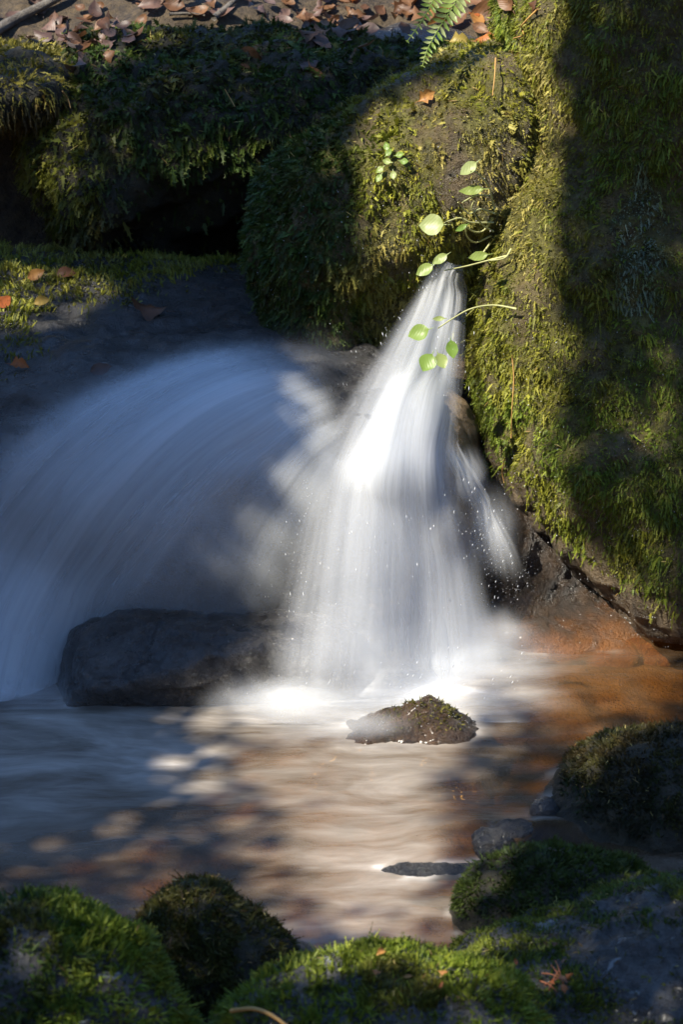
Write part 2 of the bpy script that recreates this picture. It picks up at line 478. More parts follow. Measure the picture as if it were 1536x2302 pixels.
def moss(r, count, length, width, mask, colour, droop=0.6, fancy=True, up=0.5, seed=1, name='moss', spread=0.55, lift=0.0):
    """shoots rooted on a rock's faces; mask(p, n) -> weight, colour(p, n, rnd) -> list of (weight, palette)"""
    g = np.random.default_rng(seed)
    v, f, n = r['v'], r['f'], r['n']
    t = np.concatenate([f[:, [0, 1, 2]], f[:, [0, 2, 3]]])
    a, b, c = v[t[:, 0]], v[t[:, 1]], v[t[:, 2]]
    cen = (a + b + c) / 3
    fn = np.cross(b - a, c - a); ar = np.linalg.norm(fn, axis=1) / 2; fn /= np.maximum(2 * ar[:, None], 1e-12)
    vd = CAM - cen; vd /= np.linalg.norm(vd, axis=1, keepdims=True)
    face = np.sum(vd * fn, 1)
    px, py = to_px(cen)
    inv = ((px > -250) & (px < 1790) & (py > -250) & (py < 2560)) * 1.0
    w = ar * np.clip(mask(cen, fn), 0, 1) * (0.15 + 0.85 * sstep(-0.45, -0.05, face)) * (0.12 + 0.88 * inv)
    w /= w.sum()
    k = g.choice(len(t), count, p=w)
    u1, u2 = g.random(count), g.random(count)
    fl = u1 + u2 > 1; u1[fl] = 1 - u1[fl]; u2[fl] = 1 - u2[fl]
    p = a[k] + (b[k] - a[k]) * u1[:, None] + (c[k] - a[k]) * u2[:, None]
    nn = n[t[k, 0]] * 0.5 + fn[k] * 0.5
    nn /= np.linalg.norm(nn, axis=1, keepdims=True)
    rv = g.normal(size=(count, 3))
    clump = fbm(p * 38, 2, seed + 5)[:, None]
    clv = np.stack([fbm(p * 30 + 3, 2, seed + 6), fbm(p * 30 + 9, 2, seed + 7), fbm(p * 30 + 15, 2, seed + 8)], 1)
    d = nn * up + np.array([0, 0, -1]) * droop * (1 - 0.75 * np.clip(nn[:, 2:3], 0, 1)) + rv * spread * 0.45 + clv * 0.5
    d /= np.linalg.norm(d, axis=1, keepdims=True)
    L = (length * (0.55 + 0.8 * g.random(count)) * (1 + 0.35 * clump[:, 0]))[:, None]
    wd = (width * (0.7 + 0.6 * g.random(count)))[:, None]
    side = np.cross(d, nn + 0.6 * g.normal(size=(count, 3)))
    side /= np.maximum(np.linalg.norm(side, axis=1, keepdims=True), 1e-9)
    bend = np.array([0, 0, -1]) * 0.28 * droop + g.normal(size=(count, 3)) * 0.12
    p = p - nn * 0.004 + nn * lift * g.random((count, 1))
    P0 = p; P1 = p + d * L * 0.55; P2 = p + d * L + bend * L
    # colours
    rnd = g.random(count)
    colv = np.zeros((count, 3)); tot = np.zeros(count)
    tt = g.random((count, 1))
    for wgt, pal in colour(p, nn, rnd):
        pa = np.array(GREENS[pal])
        pc = np.where(tt < 0.5, pa[0] + (pa[1] - pa[0]) * tt * 2, pa[0] + (pa[2] - pa[0]) * (tt - 0.5) * 2)
        wgt = np.broadcast_to(wgt, (count,))
        colv += pc * wgt[:, None]; tot += wgt
    colv /= np.maximum(tot, 1e-6)[:, None]
    colv *= (0.75 + 0.5 * g.random((count, 1)))
    vs = [P0 - side * wd * 0.25, P0 + side * wd * 0.25, P1 - side * wd * 0.4, P1 + side * wd * 0.4, P2]
    tri = [(0, 1, 3), (0, 3, 2), (2, 3, 4)]
    if fancy:
        for s_ in (0.3, 0.55, 0.8):
            q = P0 + d * L * s_ + bend * L * s_ * s_
            for sg in (-1, 1):
                i0 = len(vs)
                vs += [q, q + d * L * 0.13, q + d * L * (0.16 + 0.1 * (1 - s_)) + side * sg * wd * (1.35 - s_) + nn * wd * 0.15]
                tri.append((i0, i0 + 1, i0 + 2))
    nv = len(vs)
    VV = np.stack(vs, 1).reshape(-1, 3)
    TT = (np.arange(count)[:, None, None] * nv + np.array(tri)[None]).reshape(-1, 3)
    CC = np.repeat(colv, nv, axis=0)
    base = np.array(r['o'].location)
    o = mk(name, VV - base, TT, M['moss'], r['o'], smooth=False, cols=CC)
    tag(o, kind='stuff')
    return o

# ------------------------------------------------------------------ ground: one sheet out to the horizon
def ground_z(x, y):
    bed = -0.10 + 0.05 * sstep(0.3, 0.6, x) + 0.035 * np.sin(x * 3.1 + 1) * np.cos(y * 2.7)
    back = sstep(0.75, 1.45, y) * 0.75 + sstep(1.0, 1.6, y) * 0.52 + np.clip(y - 1.6, 0, 30) * 0.40
    side = sstep(1.1, 2.6, np.abs(x - 0.2)) * 0.7 + np.clip(np.abs(x) - 2.6, 0, 14) * 0.5  # side slopes steepened out of view to block low sky light
    front = sstep(-2.0, -3.2, y) * 0.25 + np.clip(-7.5 - y, 0, 14) * 0.55  # rise behind the camera added to cut off the low sky
    return bed + np.maximum(back, side) + front
def axis(a, b, fine_lo, fine_hi, h):
    core = np.arange(fine_lo, fine_hi + h, h)
    lo = fine_lo - np.cumsum(h * 1.25 ** np.arange(1, 60)); lo = lo[lo > a][::-1]
    hi = core[-1] + np.cumsum(h * 1.25 ** np.arange(1, 60)); hi = hi[hi < b]
    return np.concatenate([[a], lo, core, hi, [b]])
def grid_faces(nx, ny):
    i = np.arange(nx * ny).reshape(ny, nx)
    return np.stack([i[:-1, :-1].ravel(), i[:-1, 1:].ravel(), i[1:, 1:].ravel(), i[1:, :-1].ravel()], 1)
gx = axis(-120, 120, -1.6, 1.6, 0.03); gy = axis(-120, 120, -2.2, 2.6, 0.03)
X, Y_ = np.meshgrid(gx, gy)
gp = np.stack([X.ravel(), Y_.ravel(), np.zeros(X.size)], 1)
gz = ground_z(gp[:, 0], gp[:, 1]) + 0.05 * fbm(gp * 2.5, 4, 3) + 0.012 * fbm(gp * 14, 3, 9)
gp[:, 2] = gz
ground = tag(mk('ground', gp, grid_faces(len(gx), len(gy)), M['ground']), kind='structure')
gf = grid_faces(len(gx), len(gy))
SOLIDS.append((gp, gf))

# ------------------------------------------------------------------ the rocks
def E(px, py, Y, r, ro=None):
    c = W(px, py, Y=Y)
    return lambda P: ell(P, c, r, ro)
def union(fs, k):
    def f(P):
        d = fs[0](P)
        for g in fs[1:]: d = smin(d, g(P), k)
        return d
    return f

# far boulder with hanging moss, top left
far_f = union([E(330, 300, 1.15, (0.30, 0.34, 0.24)), E(600, 270, 1.15, (0.36, 0.34, 0.20)),
               E(900, 260, 1.2, (0.40, 0.34, 0.17)), E(215, 400, 1.05, (0.14, 0.24, 0.17)),
               E(330, 530, 1.2, (0.20, 0.24, 0.12))], 0.12)
far = rock('mossy_boulder', far_f, (-0.95, 0.6, 0.3), (0.75, 1.65, 1.5), 0.014, M['mossy_rock'],
           'large dark boulder draped in hanging moss at the top left, above the black hollow', amp=0.045, seed=3)
ledge = rock('mossy_ledge', union([E(-80, 178, 1.15, (0.30, 0.36, 0.075)), E(90, 190, 1.2, (0.14, 0.25, 0.06))], 0.06),
             (-1.4, 0.6, 0.8), (-0.5, 1.7, 1.35), 0.012, M['mossy_rock'],
             'brown mossy ledge at the left edge, overhanging the black hollow', 'rock ledge', amp=0.03, seed=8)
flat = rock('flat_rock', union([E(880, 150, 1.62, (0.50, 0.30, 0.10), rot(-8, 0, 0))], 0.05),
            (-0.6, 1.15, 0.85), (0.85, 2.05, 1.4), 0.016, M['wet_black'],
            'dark flat rock strewn with leaves behind the boulders at the top', 'rock', amp=0.02, seed=21)

# boulder left of the cleft
mid_f = union([E(700, 590, 0.52, (0.15, 0.25, 0.18)), E(800, 490, 0.52, (0.21, 0.28, 0.21)),
               E(960, 400, 0.55, (0.24, 0.30, 0.25)), E(1090, 300, 0.60, (0.20, 0.30, 0.22)),
               E(740, 720, 0.50, (0.12, 0.20, 0.13)), E(930, 600, 0.56, (0.14, 0.2, 0.22))], 0.09)
mid = rock('mossy_boulder', mid_f, (-0.4, 0.1, 0.3), (0.65, 1.0, 1.5), 0.011, M['wall_rock'],
           'sunlit mossy boulder left of the cleft where the white water pours out', amp=0.030, seed=5)

# the tall mossy wall on the right
wall_f0 = union([E(1500, 150, 0.55, (0.35, 0.42, 0.55)), E(1410, 650, 0.48, (0.385, 0.42, 0.42)),
                 E(1470, 930, 0.36, (0.40, 0.40, 0.34)), E(1640, 1180, 0.30, (0.40, 0.40, 0.30)), E(1230, 250, 0.60, (0.13, 0.2, 0.32)), E(1130, 480, 0.50, (0.10, 0.16, 0.17))], 0.10)
pl_p = W(1100, 1110, Y=0.1); pl_n = np.array([-0.62, -0.25, -0.66]); pl_n /= np.linalg.norm(pl_n)
wall_f = lambda P: smax(wall_f0(P), (P - pl_p) @ pl_n - 0.06, 0.10)
wall = rock('rock_wall', wall_f, (0.15, -0.2, -0.35), (1.35, 1.2, 2.15), 0.014, M['wall_rock'],
            'tall mossy rock wall rising along the right side, its left flank in sun', 'rock wall', amp=0.030, seed=12)

# slab under the blue veil
slab_c = np.array([-0.62, 0.50, 0.22])
slab_f0 = lambda P: rbox(P, slab_c, (0.86, 0.52, 0.455), 0.20, rot(9, 2, 0))
slab_f = lambda P: smin(slab_f0(P), ell(P, np.array([-0.25, 0.22, 0.28]), (0.42, 0.30, 0.34)), 0.15)
slab = rock('stone_slab', slab_f, (-1.6, -0.25, -0.35), (0.35, 1.05, 0.9), 0.014, M['wet_black'],
            'wide dark wet slab on the left with moss and leaves on its back edge', 'rock slab', amp=0.022, seed=15)
# step that the white water strikes, and the brown foot of the wall
step = rock('stone_step', union([E(880, 1200, 0.16, (0.19, 0.20, 0.30)), E(985, 1010, 0.36, (0.09, 0.18, 0.14))], 0.08),
            (-0.2, -0.1, -0.35), (0.6, 0.6, 0.75), 0.011, M['tan_rock'],
            'tan stone step hidden behind the white falls', 'rock', amp=0.02, seed=18)
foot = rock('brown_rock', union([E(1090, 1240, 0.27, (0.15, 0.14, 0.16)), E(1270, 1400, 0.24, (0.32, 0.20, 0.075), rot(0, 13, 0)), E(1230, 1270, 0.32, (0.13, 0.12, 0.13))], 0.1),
            (0.1, -0.2, -0.3), (1.05, 0.5, 0.55), 0.009, M['glow_rock'],
            'wet brown rock with orange glow painted at the water line under the mossy wall', 'rock', amp=0.02, seed=19, ridge=0.02)

# long dark stone in front of the veil
ds_c = W(455, 1500, Y=-0.19)
ds_r = rot(0, 3, 4)
def dark_f(P):
    d = rbox(P, ds_c, (0.335, 0.11, 0.115), 0.05, ds_r)
    for (o, n_) in (((-0.16, -0.07, 0.045), (-0.22, -0.55, 0.81)), ((-0.30, -0.02, -0.03), (-0.9, -0.25, 0.35)), ((-0.20, 0, 0.095), (-0.42, -0.05, 0.9)), ((0.2, 0, 0.1), (0.25, 0.0, 0.97)), ((0.05, -0.095, -0.01), (0.05, -0.86, -0.48)),
                    ((0.30, -0.05, 0.02), (0.75, -0.45, 0.48)), ((0.0, 0.0, 0.108), (0.04, 0.1, 0.99))):
        n_ = np.array(n_); n_ /= np.linalg.norm(n_)
        d = smax(d, (P - ds_c - np.array(o)) @ n_, 0.012)
    return d
dark = rock('stone', dark_f, ds_c - 0.45, ds_c + 0.45, 0.008, M['stone_dark'],
            'long black wet stone with a bluish sloping facet, lying before the blue veil', 'stone', amp=0.009, sc=9, seed=31, ridge=0.03)
# small pointed stone
ts_c = W(945, 1672, Y=-0.42)
def tri_f(P):
    q = P - ts_c
    d = np.abs(q).max(axis=-1) - 0.23
    for (o, n_) in (((0.02, 0, 0.100), (-0.45, -0.05, 0.89)), ((0.02, 0, 0.100), (0.60, -0.05, 0.80)), ((0, -0.05, 0), (0.05, -0.86, 0.5)), ((0, 0.08, 0), (0, 0.9, 0.45)), ((0.13, 0, 0), (0.9, -0.3, 0.4))):
        n_ = np.array(n_); n_ /= np.linalg.norm(n_)
        d = smax(d, (q - np.array(o)) @ n_, 0.006)
    return d
tri = rock('stone', tri_f, ts_c - 0.25, ts_c + 0.25, 0.006, M['stone_brown'],
           'small pointed brown stone breaking the pool in front of the white falls', 'stone', amp=0.012, sc=14, seed=33, ridge=0.015)

rm = rock('mossy_rock', union([E(1510, 1850, -0.72, (0.25, 0.24, 0.175)), E(1370, 1868, -0.75, (0.14, 0.16, 0.09))], 0.07),
          (0.25, -1.15, -0.3), (0.95, -0.35, 0.4), 0.009, M['mossy_rock'],
          'black mossy rock at the right edge beside the brown pool', 'rock', amp=0.02, sc=7, seed=41)
wet = rock('stone', E(1108, 1897, -0.935, (0.045, 0.05, 0.03)), W(1108, 1897, Y=-0.935) - 0.08, W(1108, 1897, Y=-0.935) + 0.08, 0.005, M['wet_black'],
           'fist-sized wet black stone in the channel between the two right-hand rocks', 'stone', amp=0.012, sc=20, seed=43)
for k_, (a_, b_, Y_k, rr_, lb_) in enumerate([(1165, 1868, -0.875, (0.040, 0.04, 0.022), 'small black stone at the lip of the right-hand channel, nearest the mossy edge rock'),
                                       (975, 1962, -1.022, (0.105, 0.034, 0.011), 'long dark sliver put in for a shadow smear on the pool, left of the channel'),  # dark sliver added in place of a shadow smear on the water
                                       (1225, 1822, -0.79, (0.030, 0.03, 0.025), 'small wet stone wedged at the foot of the black right-edge rock'),
                                       (640, 2150, -1.36, (0.060, 0.05, 0.025), 'low wet stone awash beside the small round blackish rock')]):
    c_ = W(a_, b_, Y=Y_k)
    rock('stone', E(a_, b_, Y_k, rr_), c_ - 0.14, c_ + 0.14, 0.006, M['wet_black'], lb_, 'stone', amp=0.006, sc=20, seed=60 + k_)
rl = rock('mossy_rock', union([E(1200, 2050, -1.18, (0.14, 0.15, 0.10)), E(1330, 2040, -1.15, (0.16, 0.15, 0.085))], 0.06),
          (0.1, -1.5, -0.3), (0.8, -0.85, 0.3), 0.008, M['mossy_rock'],
          'dark rounded mossy rock at the channel mouth, behind the grey slab', 'rock', amp=0.018, sc=8, seed=45)
gs = rock('mossy_slab', union([E(1500, 2190, -1.45, (0.38, 0.27, 0.13), rot(0, -16, 0)), E(1250, 2260, -1.5, (0.24, 0.20, 0.11))], 0.08),
          (0.05, -1.95, -0.35), (1.2, -1.0, 0.5), 0.010, M['grey_rock'],
          'grey slab with bare bluish patches and thin moss in the lower right corner', 'rock slab', amp=0.022, sc=6, seed=47, ridge=0.03)
fl = rock('mossy_rock', union([E(50, 2325, -1.78, (0.24, 0.22, 0.22)), E(200, 2385, -1.80, (0.16, 0.18, 0.18))], 0.07),
          (-0.9, -2.2, -0.3), (-0.05, -1.4, 0.5), 0.009, M['grey_rock'],
          'green mossy rock in the lower left corner with grey stone showing through', 'rock', amp=0.02, sc=7, seed=51, ridge=0.02)
fd = rock('mossy_rock', union([E(440, 2100, -1.42, (0.085, 0.11, 0.085)), E(440, 2180, -1.44, (0.12, 0.13, 0.10)), E(540, 2190, -1.42, (0.10, 0.10, 0.08))], 0.06),
          (-0.5, -1.75, -0.3), (0.15, -1.1, 0.35), 0.007, M['mossy_rock'],
          'small round blackish rock with brown moss between the two green foreground rocks', 'rock', amp=0.012, sc=10, seed=53)
fc_ = rock('mossy_rock', union([E(860, 2378, -1.78, (0.24, 0.22, 0.155)), E(680, 2405, -1.80, (0.15, 0.18, 0.13)), E(1020, 2395, -1.80, (0.15, 0.18, 0.13))], 0.07),
           (-0.45, -2.2, -0.3), (0.55, -1.4, 0.45), 0.008, M['grey_rock'],
           'green mossy rock at the bottom centre with a twig standing on it', 'rock', amp=0.016, sc=7, seed=55)

# ------------------------------------------------------------------ ray lookups on the solids
LOOSE = {id(dark['v']), id(tri['v'])}
allv, allf, off = [], [], 0
for v, f in SOLIDS:
    if id(v) in LOOSE: continue
    allv.append(v); allf.append(f + off); off += len(v)
BVHW = BVHTree.FromPolygons(np.concatenate(allv).tolist(), np.concatenate(allf).tolist())
allv, allf, off = [], [], 0
for v, f in SOLIDS:
    allv.append(v); allf.append(f + off); off += len(v)
BVH = BVHTree.FromPolygons(np.concatenate(allv).tolist(), np.concatenate(allf).tolist())
av, af, off = [], [], 0
for v, f in SOLIDS[1:]:
    av.append(v); af.append(f + off); off += len(v)
BVHS = BVHTree.FromPolygons(np.concatenate(av).tolist(), np.concatenate(af).tolist())
def hit(px, py):
    d = Vector(ray(px, py)).normalized()
    l, n, i, t = BVH.ray_cast(Vector(CAM), d)
    if l is None: return None, None
    if n.dot(d) > 0: n = -n
    return np.array(l), np.array(n)

# ------------------------------------------------------------------ moss on the rocks
def nz(p, s, seed, oct_=3): return fbm(p * s, oct_, seed)
def pxd(p, cx, cy, rx, ry):
    x, y = to_px(p)
    return np.hypot((x - cx) / rx, (y - cy) / ry)
def wc(p, s, seed, lo=-0.2, hi=0.3): return sstep(lo, hi, nz(p, s, seed))

def set_dens(r, mask):
    a = r['o'].data.attributes.new('dens', 'FLOAT', 'POINT')
    a.data.foreach_set('value', np.clip(mask(r['v'], r['n']) * 1.3, 0, 1).astype(np.float32))

def wall_mask(p, n):
    d = (p - pl_p) @ pl_n - 0.06                     # under the overhang the rock is bare and wet
    bare = sstep(-0.21, -0.09, d + 0.05 * nz(p, 9, 4))
    return (1 - bare) * (0.4 + 0.6 * wc(p, 12, 71, -0.5, 0.1))
def wall_col(p, n, r):
    teal = 1 - sstep(0.5, 1.05, pxd(p, 1440, 540, 75, 150) + 0.35 * nz(p, 20, 5))
    tan = (1 - sstep(0.5, 1.2, pxd(p, 1190, 330, 90, 300) + 0.6 * nz(p, 12, 6)))
    a = wc(p, 6, 72); b = wc(p, 14, 73, 0.0, 0.4)
    return [(teal * 4 * (r < 0.85), 'teal'), (tan * 1.2 * (r < 0.75), 'tan'), (0.8 * (1 - a) + 0.1, 'olive'), (0.9 * a, 'bright'), (0.25 * b, 'brown'), (0.25, 'deep')]
set_dens(wall, wall_mask)
moss(wall, 110000, 0.0095, 0.0042, wall_mask, wall_col, droop=0.5, up=0.7, seed=101, fancy=False, spread=0.9)
moss(wall, 60000, 0.0145, 0.0044, wall_mask, wall_col, droop=0.75, up=0.55, seed=1)
def wallhang(p, n): return wall_mask(p, n) * wc(p, 10, 77, 0.0, 0.3)
moss(wall, 7000, 0.026, 0.0050, wallhang, wall_col, droop=1.0, up=0.4, seed=2)

def mid_mask(p, n):
    bare = (1 - sstep(0.5, 1.1, pxd(p, 1035, 380, 60, 150) + 0.6 * nz(p, 14, 7)))
    low = 1 - sstep(0.38, 0.52, p[:, 2] + 0.05 * nz(p, 10, 8))
    return np.clip(1 - 0.7 * bare - low, 0, 1) * (0.35 + 0.65 * wc(p, 16, 81, -0.4, 0.1))
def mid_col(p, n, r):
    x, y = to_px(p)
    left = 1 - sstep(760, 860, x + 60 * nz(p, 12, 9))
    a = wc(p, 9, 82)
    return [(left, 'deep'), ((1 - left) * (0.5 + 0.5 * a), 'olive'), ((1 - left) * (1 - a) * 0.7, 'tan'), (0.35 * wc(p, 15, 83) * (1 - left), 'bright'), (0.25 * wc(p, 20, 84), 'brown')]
set_dens(mid, mid_mask)
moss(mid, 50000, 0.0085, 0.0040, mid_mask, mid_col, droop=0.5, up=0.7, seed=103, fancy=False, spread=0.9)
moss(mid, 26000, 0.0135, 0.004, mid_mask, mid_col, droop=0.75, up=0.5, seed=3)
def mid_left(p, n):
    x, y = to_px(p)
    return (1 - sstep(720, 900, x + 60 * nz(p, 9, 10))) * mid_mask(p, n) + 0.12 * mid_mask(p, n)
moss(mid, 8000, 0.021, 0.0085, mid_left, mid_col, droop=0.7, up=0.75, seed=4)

def far_mask(p, n): return np.clip(0.03 + 1.1 * sstep(-0.55, -0.05, n[:, 2] + 0.3 * nz(p, 6, 11)), 0, 1) * (1 - 0.93 * sstep(340, 450, to_px(p)[1] + 45 * nz(p, 8, 111)) * sstep(180, 300, to_px(p)[0]))
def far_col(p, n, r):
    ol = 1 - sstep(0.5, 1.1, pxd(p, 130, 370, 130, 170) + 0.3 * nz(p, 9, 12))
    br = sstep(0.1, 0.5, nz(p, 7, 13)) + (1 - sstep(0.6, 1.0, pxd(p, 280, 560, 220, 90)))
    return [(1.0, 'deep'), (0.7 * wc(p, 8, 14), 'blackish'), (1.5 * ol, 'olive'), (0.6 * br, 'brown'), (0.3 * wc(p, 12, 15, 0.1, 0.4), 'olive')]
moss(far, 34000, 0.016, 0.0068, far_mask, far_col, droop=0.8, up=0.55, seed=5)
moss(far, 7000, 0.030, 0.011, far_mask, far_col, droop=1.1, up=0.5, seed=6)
moss(ledge, 7000, 0.028, 0.005, lambda p, n: 0.4 + 0 * p[:, 0] + 0.6 * (n[:, 2] > -0.3), lambda p, n, r: [(0.9 * (n[:, 2] > 0.1), 'olive'), (0.8, 'brown'), (0.2, 'deep')], droop=1.0, up=0.5, seed=7)

def slab_mask(p, n):
    x, y = to_px(p)
    edge = 725 + 25 * nz(p, 12, 16) - 0.28 * np.maximum(x - 60, 0)
    strip = (1 - sstep(-25, 25, y - edge)) * sstep(0.3, 0.7, n[:, 2])
    lowl = 0.25 * (1 - sstep(0.5, 1.0, pxd(p, 0, 790, 130, 90))) * wc(p, 12, 17)
    return strip + lowl
moss(slab, 9000, 0.020, 0.0042, slab_mask, lambda p, n, r: [(0.9 * wc(p, 8, 18), 'olive'), (0.6, 'bright'), (0.35 * wc(p, 14, 19), 'tan'), (0.3, 'brown')], droop=0.2, up=0.7, seed=8)

dk = lambda p, n, r: [(0.8, 'blackish'), (0.35 * wc(p, 9, 20), 'brown'), (0.35 * wc(p, 9, 21), 'deep')]
top = lambda p, n: sstep(0.015, 0.05, p[:, 2]) * (0.3 + 0.7 * wc(p, 14, 22, -0.4, 0.1))
moss(rm, 14000, 0.014, 0.0036, top, dk, droop=0.5, up=0.6, seed=9)
moss(rl, 9000, 0.014, 0.0036, top, lambda p, n, r: [(0.7, 'blackish'), (0.7, 'deep'), (0.3 * wc(p, 9, 24), 'bright')], droop=0.4, up=0.6, seed=10)
def gs_mask(p, n):
    x, y = to_px(p)
    bare = (1 - sstep(0.55, 1.0, pxd(p, 1470, 2180, 230, 120) + 0.7 * nz(p, 11, 25))) + (1 - sstep(0.6, 1.0, pxd(p, 1430, 2030, 170, 30) + 0.4 * nz(p, 14, 26)))
    return np.clip(1 - bare, 0.02, 1) * top(p, n)
moss(gs, 26000, 0.012, 0.0032, gs_mask, lambda p, n, r: [(0.8, 'deep'), (0.6 * wc(p, 8, 27), 'olive'), (0.3, 'bright'), (0.35 * wc(p, 10, 28), 'brown'), (0.2, 'blackish')], droop=0.3, up=0.6, seed=11)
def fl_mask(p, n):
    rd = sstep(-0.15, 0.15, nz(p, 7, 29) + 0.9 * (to_px(p)[0] - 130) / 260)
    return top(p, n) * (0.3 + 0.7 * rd)
moss(fl, 22000, 0.018, 0.004, fl_mask, lambda p, n, r: [(1.2 * sstep(60, 230, to_px(p)[0]), 'bright'), (0.5, 'deep'), (0.4 * wc(p, 10, 30), 'brown')], droop=0.3, up=0.65, seed=12)
moss(fd, 11000, 0.015, 0.0036, top, lambda p, n, r: [(0.9, 'blackish'), (0.9 * (1 - sstep(330, 430, to_px(p)[0])) * wc(p, 16, 31, -0.2, 0.2), 'brown'), (0.2, 'olive')], droop=0.4, up=0.65, seed=13)
def fc_mask(p, n): return top(p, n) * (1 - 0.8 * wc(p, 9, 32, 0.25, 0.4))
moss(fc_, 26000, 0.016, 0.0038, fc_mask, lambda p, n, r: [(1.0 * wc(p, 8, 33), 'bright'), (0.3, 'bright'), (0.4, 'deep'), (1.2 * (1 - sstep(0.5, 1, pxd(p, 900, 2230, 120, 80))), 'brown'), (0.2, 'olive')], droop=0.3, up=0.65, seed=14)
moss(tri, 900, 0.009, 0.003, lambda p, n: top(p, n), lambda p, n, r: [(0.6, 'brown'), (0.6, 'deep'), (0.3, 'olive')], droop=0.2, up=0.6, seed=15)

# bits of dead leaf, needle and bark caught in the moss
deb = lambda p, n, r: [(1.0 * (r < 0.6), 'brown'), (1.0 * (r >= 0.6), 'tan')]
for r_, k_, m_, l_ in ((wall, 900, wall_mask, 0.016), (mid, 700, mid_mask, 0.016), (far, 600, far_mask, 0.020), (gs, 260, top, 0.014), (fl, 220, top, 0.014), (fc_, 320, top, 0.014), (fd, 200, top, 0.012), (slab, 160, slab_mask, 0.016), (rm, 160, top, 0.012)):
    moss(r_, k_, l_, 0.0026, m_, deb, droop=0.25, up=0.25, seed=300 + k_, fancy=False, name='debris', spread=1.6, lift=0.016)
# stray taller shoots
moss(wall, 1500, 0.030, 0.0034, wall_mask, wall_col, droop=1.0, up=0.8, seed=331, spread=1.0)
moss(fl, 500, 0.028, 0.0034, fl_mask, lambda p, n, r: [(0.6, 'bright'), (0.5, 'olive')], droop=0.2, up=0.9, seed=332, spread=0.9)
moss(fc_, 600, 0.026, 0.0034, fc_mask, lambda p, n, r: [(0.6, 'bright'), (0.5, 'olive')], droop=0.2, up=0.9, seed=333, spread=0.9)
moss(fd, 160, 0.026, 0.0034, top, lambda p, n, r: [(0.6, 'blackish'), (0.5, 'brown')], droop=0.1, up=0.9, seed=334, spread=0.7)

# beads of water held in the moss near the falls
m, t, out = nt('water_bead')
p = node(t, 'ShaderNodeBsdfPrincipled', i_Roughness=0.04); p.inputs['Base Color'].default_value = (0.5, 0.5, 0.5, 1); p.inputs['Specular IOR Level'].default_value = 1.0
t.links.new(p.outputs[0], out.inputs[0]); M['bead'] = m
def beads(r, count, mask, seed, size=0.0011, lift=0.009):
    g = np.random.default_rng(seed); v, n = r['v'], r['n']
    w = np.clip(mask(v, n), 0, 1) * (np.sum((CAM - v) * n, 1) > 0); k = g.choice(len(v), count, p=w / w.sum())
    c = v[k] + n[k] * lift * (0.4 + g.random((count, 1))) + g.normal(size=(count, 3)) * 0.006
    s_ = size * (0.45 + g.random(count) ** 3)[:, None]
    o8 = np.array([(0, 0, 1.6), (1, 0, 0), (0, 1, 0), (-1, 0, 0), (0, -1, 0), (0, 0, -1)])
    V = (c[:, None] + o8[None] * s_[:, None]).reshape(-1, 3)
    T = np.array([(0, 1, 2), (0, 2, 3), (0, 3, 4), (0, 4, 1), (5, 2, 1), (5, 3, 2), (5, 4, 3), (5, 1, 4)])
    F = (np.arange(count)[:, None, None] * 6 + T[None]).reshape(-1, 3)
    o = mk('water_bead', V - np.array(r['o'].location), F, M['bead'], r['o']); tag(o, kind='stuff')
beads(wall, 1100, lambda p, n: sstep(1150, 750, np.hypot(to_px(p)[0] - 1150, to_px(p)[1] - 1300)) * (p[:, 2] < 0.75), 1)
beads(mid, 500, lambda p, n: sstep(450, 200, np.hypot(to_px(p)[0] - 900, to_px(p)[1] - 720)), 2)
beads(foot, 260, lambda p, n: (p[:, 2] > 0.0) * 1.0, 3, lift=0.001)
beads(tri, 70, lambda p, n: (p[:, 2] > 0.01) * 1.0, 4, lift=0.002)
beads(dark, 90, lambda p, n: (p[:, 2] > 0.03) * sstep(450, 700, to_px(p)[0]), 5, lift=0.001)

# ------------------------------------------------------------------ water
def pool_z(x, y):
    q = np.stack([x * 2.2, y * 6, 0 * x], 1)
    w = 0.006 * fbm(q, 3, 61)
    r2 = (x - 0.2) ** 2 + (y + 0.1) ** 2
    w = w + 0.012 * np.exp(-r2 / 0.06)
    h = W(1215, 1870, z=0)
    w = w + 0.016 * np.exp(-(((x - h[0]) / 0.10) ** 2 + ((y - h[1]) / 0.055) ** 2))
    return w
px_ = axis(-6, 6, -1.1, 1.1, 0.012); py_ = axis(-5, 0.8, -1.8, 0.35, 0.014)
X, Y_ = np.meshgrid(px_, py_)
wp = np.stack([X.ravel(), Y_.ravel(), np.zeros(X.size)], 1)
wp[:, 2] = pool_z(wp[:, 0], wp[:, 1])
x, y = wp[:, 0], wp[:, 1]
xl = 0.16 - 0.10 * np.clip(-y, 0, 1.3)
foam = 0.18 + 0.22 * np.exp(-((x - xl) / 0.17) ** 2) * sstep(0.1, -0.3, y)
foam += 0.85 * np.exp(-(((x - 0.13) / 0.42) ** 2 + ((y + 0.17) / 0.20) ** 2))
foam += 0.34 * sstep(0.05, -0.45, x) * sstep(-1.1, -0.55, y)
foam *= 1 - 0.75 * np.exp(-(((x - 0.62) / 0.34) ** 2 + ((y + 0.15) / 0.30) ** 2))
foam *= 1 - 0.6 * np.exp(-(((x - 0.40) / 0.16) ** 2 + ((y + 0.92) / 0.12) ** 2))
rim = np.zeros(len(wp))
near = (np.abs(x - 0.0) < 1.2) & (y > -1.9) & (y < 0.35)
for i in np.nonzero(near)[0]:
    l, n, k, dd = BVHS.find_nearest(Vector(wp[i]), 0.08)
    if l is not None: rim[i] = math.exp(-(dd / 0.016) ** 2)
